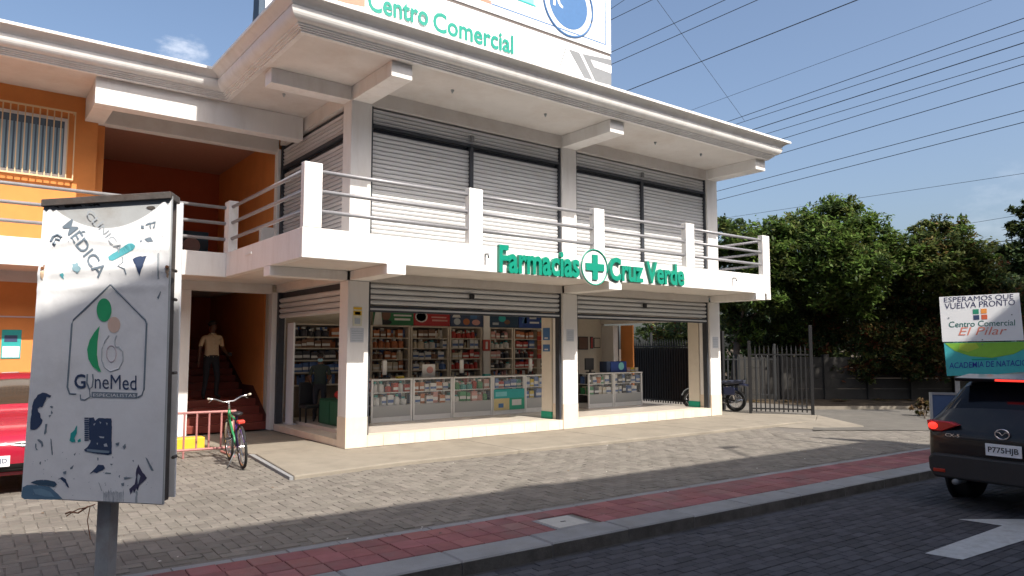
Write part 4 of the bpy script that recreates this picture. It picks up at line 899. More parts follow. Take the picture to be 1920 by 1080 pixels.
# ================================================================ VEHICLES
def evsplit(mb, mats, names, parent, M, lv=2):
    """subdivide a control mesh, then split it by material into one part per name"""
    me = mb.mesh('car', mats, True); o = bpy.data.objects.new('car_tmp', me); COL.objects.link(o)
    s = o.modifiers.new('s', 'SUBSURF'); s.levels = lv; s.render_levels = lv
    ev = evaluated(o); bpy.data.objects.remove(o); res = {}
    for k, nm in enumerate(names):
        polys = [p for p in ev.polygons if p.material_index == k]
        if not polys: continue
        ids = {}; vs = []; fs = []
        for p in polys:
            f = []
            for vi in p.vertices:
                if vi not in ids: ids[vi] = len(vs); vs.append(tuple(ev.vertices[vi].co))
                f.append(ids[vi])
            fs.append(f)
        m2 = MB().add(vs, fs); o2 = bpy.data.objects.new(nm, m2.mesh(nm, mats[k], True)); res[nm] = link(o2, parent, M)
    return res
def loft(stn, flags):
    """stations: x, zb, zbelt, zroof, wb, wbelt, wroof ; flags per gap: (side material, top material)"""
    b = MB(); rows = []
    for x, zb, zl, zr, wb, wl, wr in stn:
        half = [(wb*.86, zb), (wb, zb+.10), (max(wb, wl)+.015, zb+(zl-zb)*.55), (wl, zl), (wl-.012, zl+(zr-zl)*.12), (wr+.02, zr-(zr-zl)*.18), (wr-.10, zr-.0), (0, zr+.025)]
        rows.append([(x, y, z) for y, z in half]+[(x, -y, z) for y, z in half[-2::-1]])
    n = len(rows[0]); vs = [p for r in rows for p in r]; b.v = vs
    for i in range(len(rows)-1):
        sm, tm = flags[i]
        for j in range(n-1):
            mi = 0
            if j in (4, n-6): mi = sm
            elif 5 <= j <= n-7: mi = tm
            b.f.append((i*n+j, i*n+j+1, (i+1)*n+j+1, (i+1)*n+j)); b.m.append(mi)
        b.f.append((i*n+n-1, i*n, (i+1)*n, (i+1)*n+n-1)); b.m.append(4)
    b.f.append(tuple(range(n))); b.m.append(0); b.f.append(tuple(range((len(rows)-1)*n, len(rows)*n))[::-1]); b.m.append(0)
    return b
def wheel(parent, M, x, y, r, wdt, rimm):
    s = 1 if y > 0 else -1
    t = MB().lathe([(r*.62, -wdt/2), (r*.9, -wdt/2), (r, -wdt*.36), (r, wdt*.36), (r*.9, wdt/2), (r*.62, wdt/2)], (x, y, r), 'Y', 28).build('wheel', RUBBER, parent, True, M=M)
    yy = y+s*wdt*.5; MB().lathe([(r*.63, -s*.03), (r*.55, -s*.004), (0.001, -s*.03)], (x, yy, r), 'Y', 20).build('rim', rimm, t, True, M=M)
    for k in range(5):
        a = 2*math.pi*k/5; MB().tube([(x+.05*math.cos(a), yy+s*.0, r+.05*math.sin(a)), (x+r*.6*math.cos(a), yy+s*.003, r+r*.6*math.sin(a))], .022, 5).build('spoke', rimm, t, M=M)
TINT = mat('tinted_glass', (.006, .007, .010), .10, spec=.25); UNDER = mat('underbody', (.01, .01, .01), .8)
BPAINT = mat('black_car_paint', (.005, .005, .007), .30, .1, 3, spec=.35, coat=.25, dirt=(.03, .027, .022), dscale=3, damt=.35); RPAINT = mat('red_car_paint', (.36, .012, .035), .25, .05, 3, spec=.5, coat=.8)
PLAST = mat('black_plastic', (.02, .02, .021), .6, .1, 20); LAMPR = mat('tail_lamp_red', (.45, .01, .01), .15, spec=.6); LAMPON = mat('lit_brake_lamp', (1, .04, .025), .3, emit=1.0); LAMPC = mat('clear_lamp', (.7, .72, .75), .12, metal=.4); AMB = mat('amber_reflector', (.42, .03, .01), .3)
# --- black SUV, seen from behind
TH = math.atan(SL); sv = at(1878, 870, 'Z', .3); RXY = Vector((4.32, -8.86, 0))
suv = thing('parked_car', 'black SUV with lit red brake lamps at the right edge of the road', 'car', (6.5, -8.95, -.18))
MV = T(RXY.x, RXY.y, -.18) @ RZ(TH)
S = [(0.0, .46, .80, .90, .74, .78, .66), (.05, .36, .90, .98, .88, .88, .74), (.16, .33, 1.02, 1.10, .90, .91, .76), (.22, .33, 1.06, 1.16, .905, .915, .75), (.60, .32, 1.10, 1.585, .915, .92, .67), (.72, .32, 1.11, 1.625, .915, .92, .66), (1.5, .32, 1.09, 1.66, .92, .92, .67), (2.3, .32, 1.07, 1.645, .92, .92, .66), (2.55, .32, 1.06, 1.61, .92, .92, .64), (3.35, .33, 1.03, 1.09, .92, .90, .72), (3.5, .33, 1.01, 1.06, .92, .89, .74), (4.3, .36, .88, .93, .89, .82, .66), (4.5, .42, .70, .78, .76, .72, .55)]
F = [(0, 0), (0, 0), (0, 0), (0, 1), (0, 0), (2, 0), (2, 0), (2, 0), (2, 3), (0, 0), (0, 0), (0, 0)]
parts = evsplit(loft(S, F), [BPAINT, TINT, TINT, TINT, UNDER], ['body', 'rear_window', 'side_windows', 'windscreen', 'underbody'], suv, MV)
bd = parts['body']
for x in (.93, 3.63):
    for y in (.80, -.80):
        wheel(suv, MV, x, y, .35, .23, GREY)
        MB().lathe([(.41, -.02), (.43, .02), (.36, .03)], (x, y+(.105 if y > 0 else -.105), .36), 'Y', 28).build('wheel_arch', PLAST, suv, True, M=MV)
MB().prism([(-.80, .36), (.80, .36), (.86, .46), (.87, .60), (.80, .66), (-.80, .66), (-.87, .60), (-.86, .46)], lambda p, k: (-.045+.35*k, p[0], p[1])).build('bumper', PLAST, suv, bevel=.03, M=MV)
for s in (1, -1):
    MB().prism([(.90*s, 1.06), (.88*s, .93), (.72*s, .925), (.50*s, 1.02), (.62*s, 1.055)], lambda p, k: (-.012+.16*k+abs(p[0])*.10-.04, p[0], p[1])).build('tail_lamp', LAMPR, suv, bevel=.012, M=MV)
    MB().ell((.03, .815*s, .995), (.045, .06, .045)).build('lit_lamp', LAMPON, suv, True, M=MV)
    MB().box(-.055, .66*s, .43, -.03, .80*s, .47).build('reflector', AMB, suv, M=MV, bevel=.005)
    MB().tube([(-.06, .55*s, .33), (.2, .55*s, .33)], .035, 12).build('exhaust_tip', GREY, suv, True, M=MV)
    MB().box(3.2, .93*s, 1.06, 3.32, 1.10*s, 1.18).build('mirror', BPAINT, suv, M=MV, bevel=.03)
MB().prism([(.30, 1.60), (.72, 1.645), (.72, 1.60), (.32, 1.555)], lambda p, k: (p[0], -.66+1.32*k, p[1])).build('spoiler', BPAINT, suv, bevel=.012, M=MV)
MB().box(.285, -.18, 1.572, .315, .18, 1.595).build('brake_light', LAMPON, suv, M=MV)
MB().box(-.012, -.5, .86, .03, .5, .885).build('chrome_strip', PLAST, suv, bevel=.004, M=MV)
VX = (Vector((0, -1, 0)), Vector((0, 0, 1)))
def rear(name, me_or_mb, m=None, x=-.03, y=0, z=0, parent=None):
    M = MV @ face((x, y, z), VX[0], VX[1]) if True else None
    if isinstance(me_or_mb, MB): return me_or_mb.build(name, m, parent or suv, M=M)
    return inst(name, me_or_mb, parent or suv, M)
pl = rear('plate', MB().box(-.19, 0, 0, .19, .14, .012), BOARD, -.035, 0, .70); rear('plate_text', text_mesh('P775HJB', .32, .085, .002, BLK, .01), None, -.050, .16, .72, pl)
rear('emblem', MB().tube([(.075*math.cos(t*math.pi/12), .058*math.sin(t*math.pi/12), 0) for t in range(24)], .008, 6, close=True), CHROME, -.0, .02, .955)
rear('emblem_wing', MB().tube([(-.068, .025, 0), (-.035, .022, 0), (0, -.012, 0), (.035, .022, 0), (.068, .025, 0)], .007, 6), CHROME, -.0, .02, .955)
rear('model_badge', text_mesh('CX-5', .17, .038, .006, CHROME, .02), None, .0, .66, .875)
MB().tube([(.26, .05, 1.19), (.36, .38, 1.27)], .010, 6).build('rear_wiper', PLAST, suv, M=MV)
# --- red car nose-out in front of the orange wing
rc = thing('parked_car', 'red hatchback parked nose out behind the worn clinic sign', 'car', (-4.85, .9, PZ))
MR = T(-4.80, 2.95, PZ) @ RZ(rad(-91))
S = [(0, .42, .72, .80, .68, .70, .55), (.1, .30, .92, .99, .80, .80, .64), (.22, .26, .98, 1.06, .83, .83, .62), (.62, .24, 1.0, 1.40, .84, .84, .56), (1.5, .22, .98, 1.49, .845, .84, .58), (2.1, .22, .96, 1.46, .845, .84, .56), (2.95, .22, .93, .99, .84, .82, .63), (3.1, .22, .91, .965, .84, .81, .64), (3.7, .24, .80, .85, .82, .77, .60), (3.98, .30, .68, .74, .76, .70, .50), (4.08, .38, .58, .64, .62, .58, .42)]
F = [(0, 0), (0, 1), (0, 0), (2, 0), (2, 0), (2, 3), (0, 0), (0, 0), (0, 0), (0, 0)]
S[2] = (.22, .26, .98, 1.06, .83, .83, .62); F[2] = (0, 1); F[1] = (0, 0)
WSC = mat('windscreen_glass', (.05, .035, .025), .08, spec=.6)
evsplit(loft(S, F), [RPAINT, TINT, TINT, WSC, UNDER], ['body', 'rear_window', 'side_windows', 'windscreen', 'underbody'], rc, MR)
for x in (.75, 3.3):
    for y in (.74, -.74): wheel(rc, MR, x, y, .30, .19, RAILM)
MB().prism([(-.62, .33), (.62, .33), (.70, .42), (.66, .55), (-.66, .55), (-.70, .42)], lambda p, k: (3.7+.40*k-abs(p[0])**2*.2*k, p[0], p[1])).build('lower_grille', PLAST, rc, bevel=.02, M=MR)
MB().prism([(-.34, .62), (0, .57), (.34, .62), (.40, .69), (0, .665), (-.40, .69)], lambda p, k: (3.7+.37*k-abs(p[0])*.15*k, p[0], p[1])).build('upper_grille', PLAST, rc, bevel=.008, M=MR)
MB().tube([(4.0, -.40, .695), (4.075, 0, .63), (4.0, .40, .695)], .013, 6).build('chrome_wing', CHROME, rc, M=MR)
MB().prism([(-.72, .25), (.72, .25), (.72, .30), (-.72, .30)], lambda p, k: (3.6+.45*k-abs(p[0])**2*.25*k, p[0], p[1])).build('lip', RPAINT, rc, bevel=.01, M=MR)
for s in (1, -1):
    MB().ell((3.82, .60*s, .70), (.16, .16, .062), M=Matrix.Rotation(-.5*s, 3, 'Z') @ Matrix.Rotation(.25, 3, 'Y')).build('headlight', LAMPC, rc, True, M=MR)
    MB().ell((2.75, .93*s, .98), (.06, .1, .07)).build('mirror', RPAINT, rc, True, M=MR)
pl = MB().box(4.085, -.47, .39, 4.10, -.13, .52).build('plate', BOARD, rc, M=MR)
inst('plate_text', text_mesh('P042KJD', .28, .075, .002, NAVY, .01), pl, MR @ face((4.102, -.44, .415), (0, 1, 0), (0, 0, 1)))
rc_w = MB().box(2.4, -.5, 1.0, 2.42, .5, 1.01)

# ================================================================ BICYCLE, RACK, MOTORCYCLE
bk = thing('bicycle', 'green and purple bicycle with chrome handlebar leaning at the pink rack', 'bicycle', (-1.95, -.2, PZ))
MK = T(-1.99, -.66, PZ) @ RZ(rad(84)) @ Matrix.Rotation(rad(-5), 4, 'X')
BG = mat('green_frame', (.02, .22, .08), .4); BP = mat('purple_frame', (.07, .03, .16), .3); BC = mat('cream_fork', (.55, .50, .40), .4)
def cyc_wheel(parent, M, x, r, tr, n=18):
    t = MB().tube([(x+r*math.cos(a*math.pi/20), 0, r+tr+r*math.sin(a*math.pi/20)) for a in range(40)], tr, 8, close=True).build('wheel', RUBBER, parent, True, M=M)
    MB().tube([(x+(r-tr*1.3)*math.cos(a*math.pi/20), 0, r+tr+(r-tr*1.3)*math.sin(a*math.pi/20)) for a in range(40)], tr*.5, 6, close=True).build('rim', CHROME, t, True, M=M)
    b = MB()
    for a in range(n): b.tube([(x, .02*(-1)**a, r+tr), (x+(r-tr)*math.cos(a*2*math.pi/n), 0, r+tr+(r-tr)*math.sin(a*2*math.pi/n))], .0025, 4)
    b.build('spokes', CHROME, t, M=M); MB().tube([(x, -.05, r+tr), (x, .05, r+tr)], .022, 8).build('hub', CHROME, t, M=M)
for x in (0, 1.05): cyc_wheel(bk, MK, x, .315, .022)
def bt(name, m, pts, r, **k): return MB().tube(pts, r, 8).build(name, m, bk, True, M=MK)
bt('top_tube', BG, [(.26, 0, .70), (.86, 0, .78)], .017); bt('down_tube', BG, [(.43, 0, .29), (.89, 0, .68)], .02); bt('head_tube', BG, [(.85, 0, .84), (.90, 0, .64)], .024)
bt('seat_tube', BP, [(.43, 0, .29), (.24, 0, .80)], .017)
for s in (.05, -.05):
    bt('chain_stay', BP, [(.43, s*.6, .29), (0, s, .337)], .010); bt('seat_stay', BP, [(.27, s*.5, .70), (0, s, .337)], .010); bt('fork_blade', BC, [(.90, s*.8, .64), (1.05, s, .337)], .013)
bt('stem', CHROME, [(.85, 0, .84), (.84, 0, .95), (.87, 0, .98)], .014); bt('handlebar', CHROME, [(.80, -.30, 1.06), (.86, -.20, 1.04), (.87, -.08, .98), (.87, .08, .98), (.86, .20, 1.04), (.80, .30, 1.06)], .012)
for s in (-1, 1): bt('grip', BC, [(.80, .30*s, 1.06), (.74, .33*s, 1.07)], .018); bt('brake_lever', CHROME, [(.83, .24*s, 1.05), (.86, .31*s, 1.0)], .007)
MB().ell((.21, 0, .83), (.14, .085, .035)).build('saddle', BLK, bk, True, M=MK)
MB().box(-.12, -.05, .70, .03, .05, .75).build('rear_reflector', flat('red_reflector', (.6, .05, .03)), bk, M=MK, bevel=.01); bt('rack_strut', BC, [(-.05, 0, .72), (.22, 0, .68)], .008)
MB().lathe([(.09, -.006), (.09, .006)], (.43, -.06, .29), 'Y', 20).build('chainring', GREY, bk, M=MK)
bt('crank', CHROME, [(.43, -.08, .29), (.50, -.08, .14)], .010); bt('crank', CHROME, [(.43, .08, .29), (.36, .08, .44)], .010)
MB().box(.45, -.18, .12, .55, -.09, .145).build('pedal', BLK, bk, M=MK); MB().box(.31, .09, .43, .41, .18, .455).build('pedal', BLK, bk, M=MK)
bt('chain', GREY, [(0, -.06, .39), (.43, -.06, .38)], .006)
bt('kickstand', GREY, [(.1, .06, .3), (.12, .22, .01)], .009)
rk = thing('bike_rack', 'low pink red steel bicycle rack in front of the stair bay', 'bicycle rack', (-2.4, .95, PZ))
RK = mat('faded_red_steel', (.40, .17, .16), .6, .15, 12, dirt=(.3, .14, .10), dscale=6, damt=.5)
for z in (.10, .72): MB().tube([(-3.3, 1.05, z-.02), (-1.66, .86, z-.02)], .022, 8).build('rail', RK, rk)
for i in range(9):
    x = -3.26+i*.195; y = 1.05-.19*(x+3.3)/1.64
    MB().tube([(x, y, PZ if i % 4 == 0 else .08), (x, y, .70)], .017, 8).build('upright', RK, rk)
for x in (-3.2, -1.75): MB().tube([(x, .6, PZ+.02), (x, 1.35, PZ+.02)], .02, 8).build('foot', RK, rk)
yb = thing('kerb_block', 'bright yellow painted concrete block behind the pink bicycle rack', 'kerb block', (-2.3, 2.2, PZ)); box('block', YEL, yb, -2.62, 2.0, PZ, -1.86, 2.22, .16, bevel=.02)

mc = thing('motorcycle', 'dark blue motorcycle parked beside the right end column before the iron fence', 'motorcycle', (11.9, .9, -.02))
MM = T(12.10, .42, 0) @ RZ(math.atan2(1.24, -.40)) @ Matrix.Rotation(rad(6), 4, 'X')
def motw(x):
    t = MB().tube([(x+.25*math.cos(a*math.pi/16), 0, .30+.25*math.sin(a*math.pi/16)) for a in range(32)], .05, 10, close=True).build('wheel', RUBBER, mc, True, M=MM)
    b = MB().tube([(x+.2*math.cos(a*math.pi/16), 0, .30+.2*math.sin(a*math.pi/16)) for a in range(32)], .018, 6, close=True); b.build('rim', CHROME, t, True, M=MM)
    b = MB()
    for a in range(12): b.tube([(x, .03*(-1)**a, .3), (x+.2*math.cos(a*math.pi/6), 0, .3+.2*math.sin(a*math.pi/6))], .004, 4)
    b.build('spokes', CHROME, t, M=MM); MB().tube([(x, -.07, .3), (x, .07, .3)], .06, 12).build('hub', GREY, t, M=MM)
motw(0); motw(1.28)
MBL = mat('motor_blue', (.05, .06, .13), .3, coat=.5); ENG = mat('engine_alloy', (.22, .21, .20), .45, .2, 20, metal=.6)
def mt(name, m, pts, r): return MB().tube(pts, r, 8).build(name, m, mc, True, M=MM)
for s in (.09, -.09):
    mt('fork_leg', CHROME, [(1.28, s, .3), (1.02, s, .95)], .025); mt('shock', CHROME, [(0, s*1.1, .32), (.12, s*1.1, .70)], .03); mt('swingarm', BLK, [(0, s, .30), (.48, s, .38)], .022)
mt('frame_tube', BLK, [(1.03, 0, .85), (.75, 0, .35), (.45, 0, .33), (.3, 0, .72)], .022); mt('frame_tube', BLK, [(1.02, 0, .90), (.3, 0, .73), (-.1, 0, .76)], .025)
MB().ell((.72, 0, .86), (.27, .15, .13)).build('tank', MBL, mc, True, M=MM)
MB().prism([(-.22, .80), (.46, .76), (.48, .84), (.1, .88), (-.25, .90)], lambda p, k: (p[0], -.12+.24*k, p[1])).build('seat', mat('seat_vinyl', (.07, .08, .12), .45), mc, bevel=.03, M=MM)
MB().box(.45, -.14, .30, .80, .14, .62).build('engine', ENG, mc, bevel=.04, M=MM); MB().lathe([(.09, -.17), (.10, -.13), (.10, .13), (.09, .17)], (.55, 0, .42), 'Y', 16).build('crankcase', ENG, mc, M=MM)
mt('exhaust', CHROME, [(.75, -.12, .45), (.70, -.15, .25), (.3, -.16, .25), (-.25, -.16, .34)], .04)
mt('handlebar', CHROME, [(.82, -.36, 1.08), (.95, -.2, 1.06), (1.0, 0, 1.0), (.95, .2, 1.06), (.82, .36, 1.08)], .014)
MB().ell((1.10, 0, .92), (.09, .10, .10)).build('headlamp', LAMPC, mc, True, M=MM)
MB().prism([(-.42, .70), (-.1, .74), (-.1, .80), (-.40, .78)], lambda p, k: (p[0], -.08+.16*k, p[1])).build('rear_fender', MBL, mc, bevel=.02, M=MM); MB().ell((-.40, 0, .78), (.05, .08, .05)).build('tail_light', LAMPR, mc, True, M=MM)
fd = [(1.28+.34*math.cos(rad(a)), .30+.34*math.sin(rad(a))) for a in range(20, 150, 13)]
MB().prism(fd+[(x*.985+.019, z*.97) for x, z in fd[::-1]], lambda p, k: (p[0], -.06+.12*k, p[1])).build('front_fender', mat('pale_fender', (.35, .38, .40), .35), mc, M=MM)
MB().box(-.02, -.20, .45, .30, -.13, .68).build('side_cover', MBL, mc, bevel=.03, M=MM); MB().box(-.02, .13, .45, .30, .20, .68).build('side_cover', MBL, mc, bevel=.03, M=MM)
mt('stand', BLK, [(.45, .12, .3), (.42, .28, -.02)], .014)

# ================================================================ PEOPLE
def person(label, joints, edges, radii, paint, loc, M):
    """one continuous skinned body; paint(co) -> material index"""
    t = thing('person', label, 'person', loc)
    names = list(joints); me = bpy.data.meshes.new('body'); me.from_pydata([joints[n] for n in names], [(names.index(a), names.index(b)) for a, b in edges], [])
    o = bpy.data.objects.new('tmp', me); COL.objects.link(o); md = o.modifiers.new('skin', 'SKIN'); md.use_smooth_shade = True
    for i, n in enumerate(names):
        sv = me.skin_vertices[0].data[i]; r = radii[n]; sv.radius = r if isinstance(r, tuple) else (r, r); sv.use_root = (n == 'pelvis')
    s = o.modifiers.new('sub', 'SUBSURF'); s.levels = 2; s.render_levels = 2
    ev = evaluated(o); bpy.data.objects.remove(o); ev.materials.clear()
    for m in paint[1]: ev.materials.append(m)
    for p in ev.polygons: p.material_index = paint[0](p.center); p.use_smooth = True
    b = bpy.data.objects.new('body', ev); link(b, t, M); return t
SKIN = mat('brown_skin', (.13, .062, .04), .55, .06); HAIR = mat('black_hair', (.012, .01, .01), .6, .2, 40); TAN = mat('tan_shirt', (.66, .52, .34), .85, .06, 9, .2, 60); TROU = mat('dark_trousers', (.02, .022, .03), .85, .1, 9, .2, 60); SHOE = mat('black_shoe', (.012, .012, .012), .4)
DSH = mat('dark_shirt', (.025, .04, .035), .85, .1, 9, .2, 60); MASK = mat('blue_mask', (.25, .52, .62), .8)
def hand(j, e, r, w, d, side, tag_):
    """five fingers fanned from the wrist joint w along direction d"""
    d = Vector(d).normalized(); sx = Vector((side, 0, 0)); w = Vector(w)
    j[tag_+'palm'] = w+d*.06; r[tag_+'palm'] = (.03, .018); e.append((tag_+'wrist', tag_+'palm'))
    for k, (o, ln) in enumerate(((-.022, .06), (-.007, .072), (.008, .068), (.022, .05))):
        a, b = f'{tag_}f{k}a', f'{tag_}f{k}b'; base = w+d*.09+Vector((0, o, 0))
        j[a] = base; j[b] = base+d*ln+sx*-.012; r[a] = .009; r[b] = .007; e += [(tag_+'palm', a), (a, b)]
    j[tag_+'t'] = w+d*.07+Vector((0, -.045, 0)); r[tag_+'t'] = .009; e.append((tag_+'palm', tag_+'t'))
def man(arm):
    j = {'pelvis': (0, 0, .93), 'belly': (0, -.01, 1.05), 'chest': (0, 0, 1.26), 'neckb': (0, .01, 1.42), 'neck': (0, .0, 1.49), 'head': (0, -.015, 1.58), 'crown': (0, 0, 1.68)}
    r = {'pelvis': (.155, .11), 'belly': (.155, .115), 'chest': (.17, .115), 'neckb': (.085, .065), 'neck': .055, 'head': (.075, .092), 'crown': (.062, .08)}
    e = [('pelvis', 'belly'), ('belly', 'chest'), ('chest', 'neckb'), ('neckb', 'neck'), ('neck', 'head'), ('head', 'crown')]
    for s, k in ((1, 'l'), (-1, 'r')):
        j.update({k+'sh': (.19*s, 0, 1.38), k+'el': (.255*s, .02, 1.12), k+'wrist': arm[k], k+'hip': (.095*s, 0, .86), k+'kn': (.105*s, -.015, .48), k+'an': (.115*s, .03, .09), k+'toe': (.13*s, -.14, .03)})
        r.update({k+'sh': .062, k+'el': .044, k+'wrist': (.032, .024), k+'hip': .092, k+'kn': .062, k+'an': .045, k+'toe': (.04, .028)})
        e += [('chest', k+'sh'), (k+'sh', k+'el'), (k+'el', k+'wrist'), ('pelvis', k+'hip'), (k+'hip', k+'kn'), (k+'kn', k+'an'), (k+'an', k+'toe')]
        hand(j, e, r, arm[k], Vector(arm[k])-Vector(j[k+'el']), s, k)
    return j, e, r
def face_parts(t, M, hair=True, mask=False):
    if hair: MB().ell((0, .012, 1.665), (.088, .105, .075)).build('hair', HAIR, t, True, M=M)
    for s in (1, -1):
        MB().ell((.032*s, -.098, 1.60), (.012, .007, .007)).build('eye', BLK, t, True, M=M); MB().ell((.082*s, .0, 1.585), (.012, .022, .034)).build('ear', SKIN, t, True, M=M)
    MB().ell((0, -.112, 1.575), (.014, .018, .022)).build('nose', SKIN, t, True, M=M)
    if mask: MB().ell((0, -.072, 1.548), (.068, .062, .048)).build('face_mask', MASK, t, True, M=M)
    else: MB().ell((0, -.102, 1.545), (.026, .008, .006)).build('mouth', BROWN, t, True, M=M)
def paint_man(shirt, trou):
    def f(c):
        if c.z < .075: return 3
        if abs(c.x) > .20 and c.z < 1.17: return 0
        if c.z > 1.455: return 0
        return 1 if c.z > .95 else 2
    return f, [SKIN, shirt, trou, SHOE]
j, e, r = man({'l': (.27, -.20, .99), 'r': (-.29, -.03, .86)})
j.update({'lkn': (.11, -.09, .49), 'lan': (.13, .0, .09), 'ltoe': (.17, -.15, .03), 'rkn': (-.10, .01, .48), 'ran': (-.13, .07, .09), 'rtoe': (-.17, -.09, .03), 'head': (.01, -.03, 1.575), 'crown': (.012, -.015, 1.675), 'rsh': (-.19, .01, 1.37)})
MP = T(-.98, 5.05, .645) @ RZ(rad(8)) @ Matrix.Scale(1.02, 4)
pm_ = person('man in tan short sleeved shirt and dark trousers standing on the red stairs', j, e, r, paint_man(TAN, TROU), (-.98, 5.05, .645), MP); face_parts(pm_, MP)
MB().lathe([(1, -.016), (1.02, 0), (1, .016)], (0, 0, 0), 'Z', 24).build('belt', BLK, pm_, True, M=MP @ T(0, 0, .955) @ Matrix.Diagonal((.168, .122, 1, 1)))
MB().prism([(-.055, 1.445), (0, 1.36), (.055, 1.445), (.03, 1.455), (0, 1.41), (-.03, 1.455)], lambda p, k: (p[0], -.085-.03*k-(1.45-p[1])*.35, p[1])).build('collar', TAN, pm_, M=MP)
MB().box(.05, -.128, 1.2, .13, -.112, 1.29).build('shirt_pocket', TAN, pm_, M=MP, bevel=.004)
MB().box(.245, -.36, .95, .31, -.25, 1.03).build('held_phone', BLK, pm_, M=MP, bevel=.01)
for q in range(5): MB().ell((0, -.13+.006*q, 1.02+q*.075), (.007, .004, .007)).build('button', BOARD, pm_, M=MP)
j, e, r = man({'l': (.20, -.20, 1.0), 'r': (-.20, -.22, 1.0)})
MP = T(.78, 3.05, .2) @ RZ(rad(-25)) @ Matrix.Scale(.86, 4)
pw = person('person in dark clothes and pale blue face mask standing inside the side shutter', j, e, r, paint_man(DSH, TROU), (.78, 3.05, .2), MP); face_parts(pw, MP, True, True)

# ================================================================ FENCES, WALL AND GREENERY TO THE RIGHT
def fence(name, label, P, Q, zt, n, m, rails, sheet=None, bw=.02, z0=0., spike=.12, posts=()):
    P, Q = Vector((*P, z0)), Vector((*Q, z0)); t = thing(name, label, 'gate' if 'gate' in name else 'fence', tuple((P+Q)/2)); d = (Q-P).normalized()
    M0 = Matrix(((d.x, -d.y, 0, P.x), (d.y, d.x, 0, P.y), (0, 0, 1, z0), (0, 0, 0, 1))); Ln = (Q-P).length
    b = MB().box(-bw/2, -bw/2, .06, bw/2, bw/2, zt); b.add([(-bw/2, -bw/2, zt), (bw/2, -bw/2, zt), (bw/2, bw/2, zt), (-bw/2, bw/2, zt), (0, 0, zt+spike)], [(0, 1, 4), (1, 2, 4), (2, 3, 4), (3, 0, 4)])
    me = b.mesh('bar', m)
    for i in range(n): inst('bar', me, t, M0 @ T(Ln*(i+.5)/n, 0, R.uniform(-.01, .01)))
    for z in rails: MB().box(0, -.03, z-.02, Ln, -bw/2-.001, z+.02).build('rail', m, t, M=M0)
    if sheet: MB().box(0, .016, .12, Ln, .02, sheet).build('sheet', m, t, M=M0)
    for x, h in posts: MB().box(x-.04, -.05, -.02, x+.04, .05, h).build('post', m, t, M=M0, bevel=.005)
    return t
fence('iron_fence', 'tall solid black spiked iron fence behind the motorcycle', (12.50, 4.8), (12.35, 1.0), 1.95, 36, BLACKM, (.15, 1.85), 1.8, .03, 0, .15, ((3.8, 2.3),))
fence('iron_gate', 'open black barred iron gate leaf with tall post right of the motorcycle', (11.95, -.15), (12.90, -1.50), 1.75, 14, BLACKM, (.14, 1.62), None, .034, 0, .14, ((1.62, 2.42), (0.02, 2.0)))
fence('iron_fence', 'grey barred fence farther back between the gate and the block wall', (14.2, 5.4), (17.6, 2.6), 1.55, 22, mat('grey_iron', (.014, .016, .018), .7), (.2, 1.45), None, .05, -.05, .05, ((0.0, 2.4), (4.35, 2.0)))
WALLC = mat('shaded_wall_concrete', (.045, .042, .038), .95, .2, 2, .5, 30, dirt=(.028, .028, .024), dscale=1.5, damt=.8)  # concrete darkened so its colour carries the shade under the trees
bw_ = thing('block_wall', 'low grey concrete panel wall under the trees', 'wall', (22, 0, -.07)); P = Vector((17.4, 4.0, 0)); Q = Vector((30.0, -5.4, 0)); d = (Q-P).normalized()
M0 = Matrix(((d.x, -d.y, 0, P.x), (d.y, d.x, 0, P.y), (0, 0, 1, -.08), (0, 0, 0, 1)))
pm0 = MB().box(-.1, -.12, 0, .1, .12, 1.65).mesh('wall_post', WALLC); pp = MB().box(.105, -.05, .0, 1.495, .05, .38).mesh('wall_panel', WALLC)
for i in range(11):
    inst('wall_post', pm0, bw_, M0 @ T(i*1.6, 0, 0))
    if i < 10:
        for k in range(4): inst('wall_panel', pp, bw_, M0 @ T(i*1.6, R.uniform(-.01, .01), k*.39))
LEAF = {n: mat('leaf_'+n, c, .6, .25, 1.2, isl=.35, spec=.2) for n, c in {'green': (.115, .185, .04), 'olive': (.12, .14, .042), 'dark': (.055, .085, .032), 'rust': (.17, .06, .03), 'tan': (.16, .12, .045), 'dry': (.22, .14, .07)}.items()}
for m_ in LEAF.values():
    nt_ = m_.node_tree; pb = nt_.nodes['Principled BSDF']; mo = nt_.nodes['Material Output']; tr = nt_.nodes.new('ShaderNodeBsdfTranslucent'); ms = nt_.nodes.new('ShaderNodeMixShader'); ms.inputs[0].default_value = .42
    src = pb.inputs['Base Color'].links[0].from_socket; nt_.links.new(src, tr.inputs[0]); nt_.links.new(pb.outputs[0], ms.inputs[1]); nt_.links.new(tr.outputs[0], ms.inputs[2]); nt_.links.new(ms.outputs[0], mo.inputs[0])
BARK = mat('bark', (.09, .07, .055), .9, .3, 8, .8, 30)
def pt(px, py, dist):
    d = (_r2*((px-960)/FPX) - _u2*((py-540)/FPX) + _f); d = d/math.hypot(d.x, d.y); return CAM+d*dist
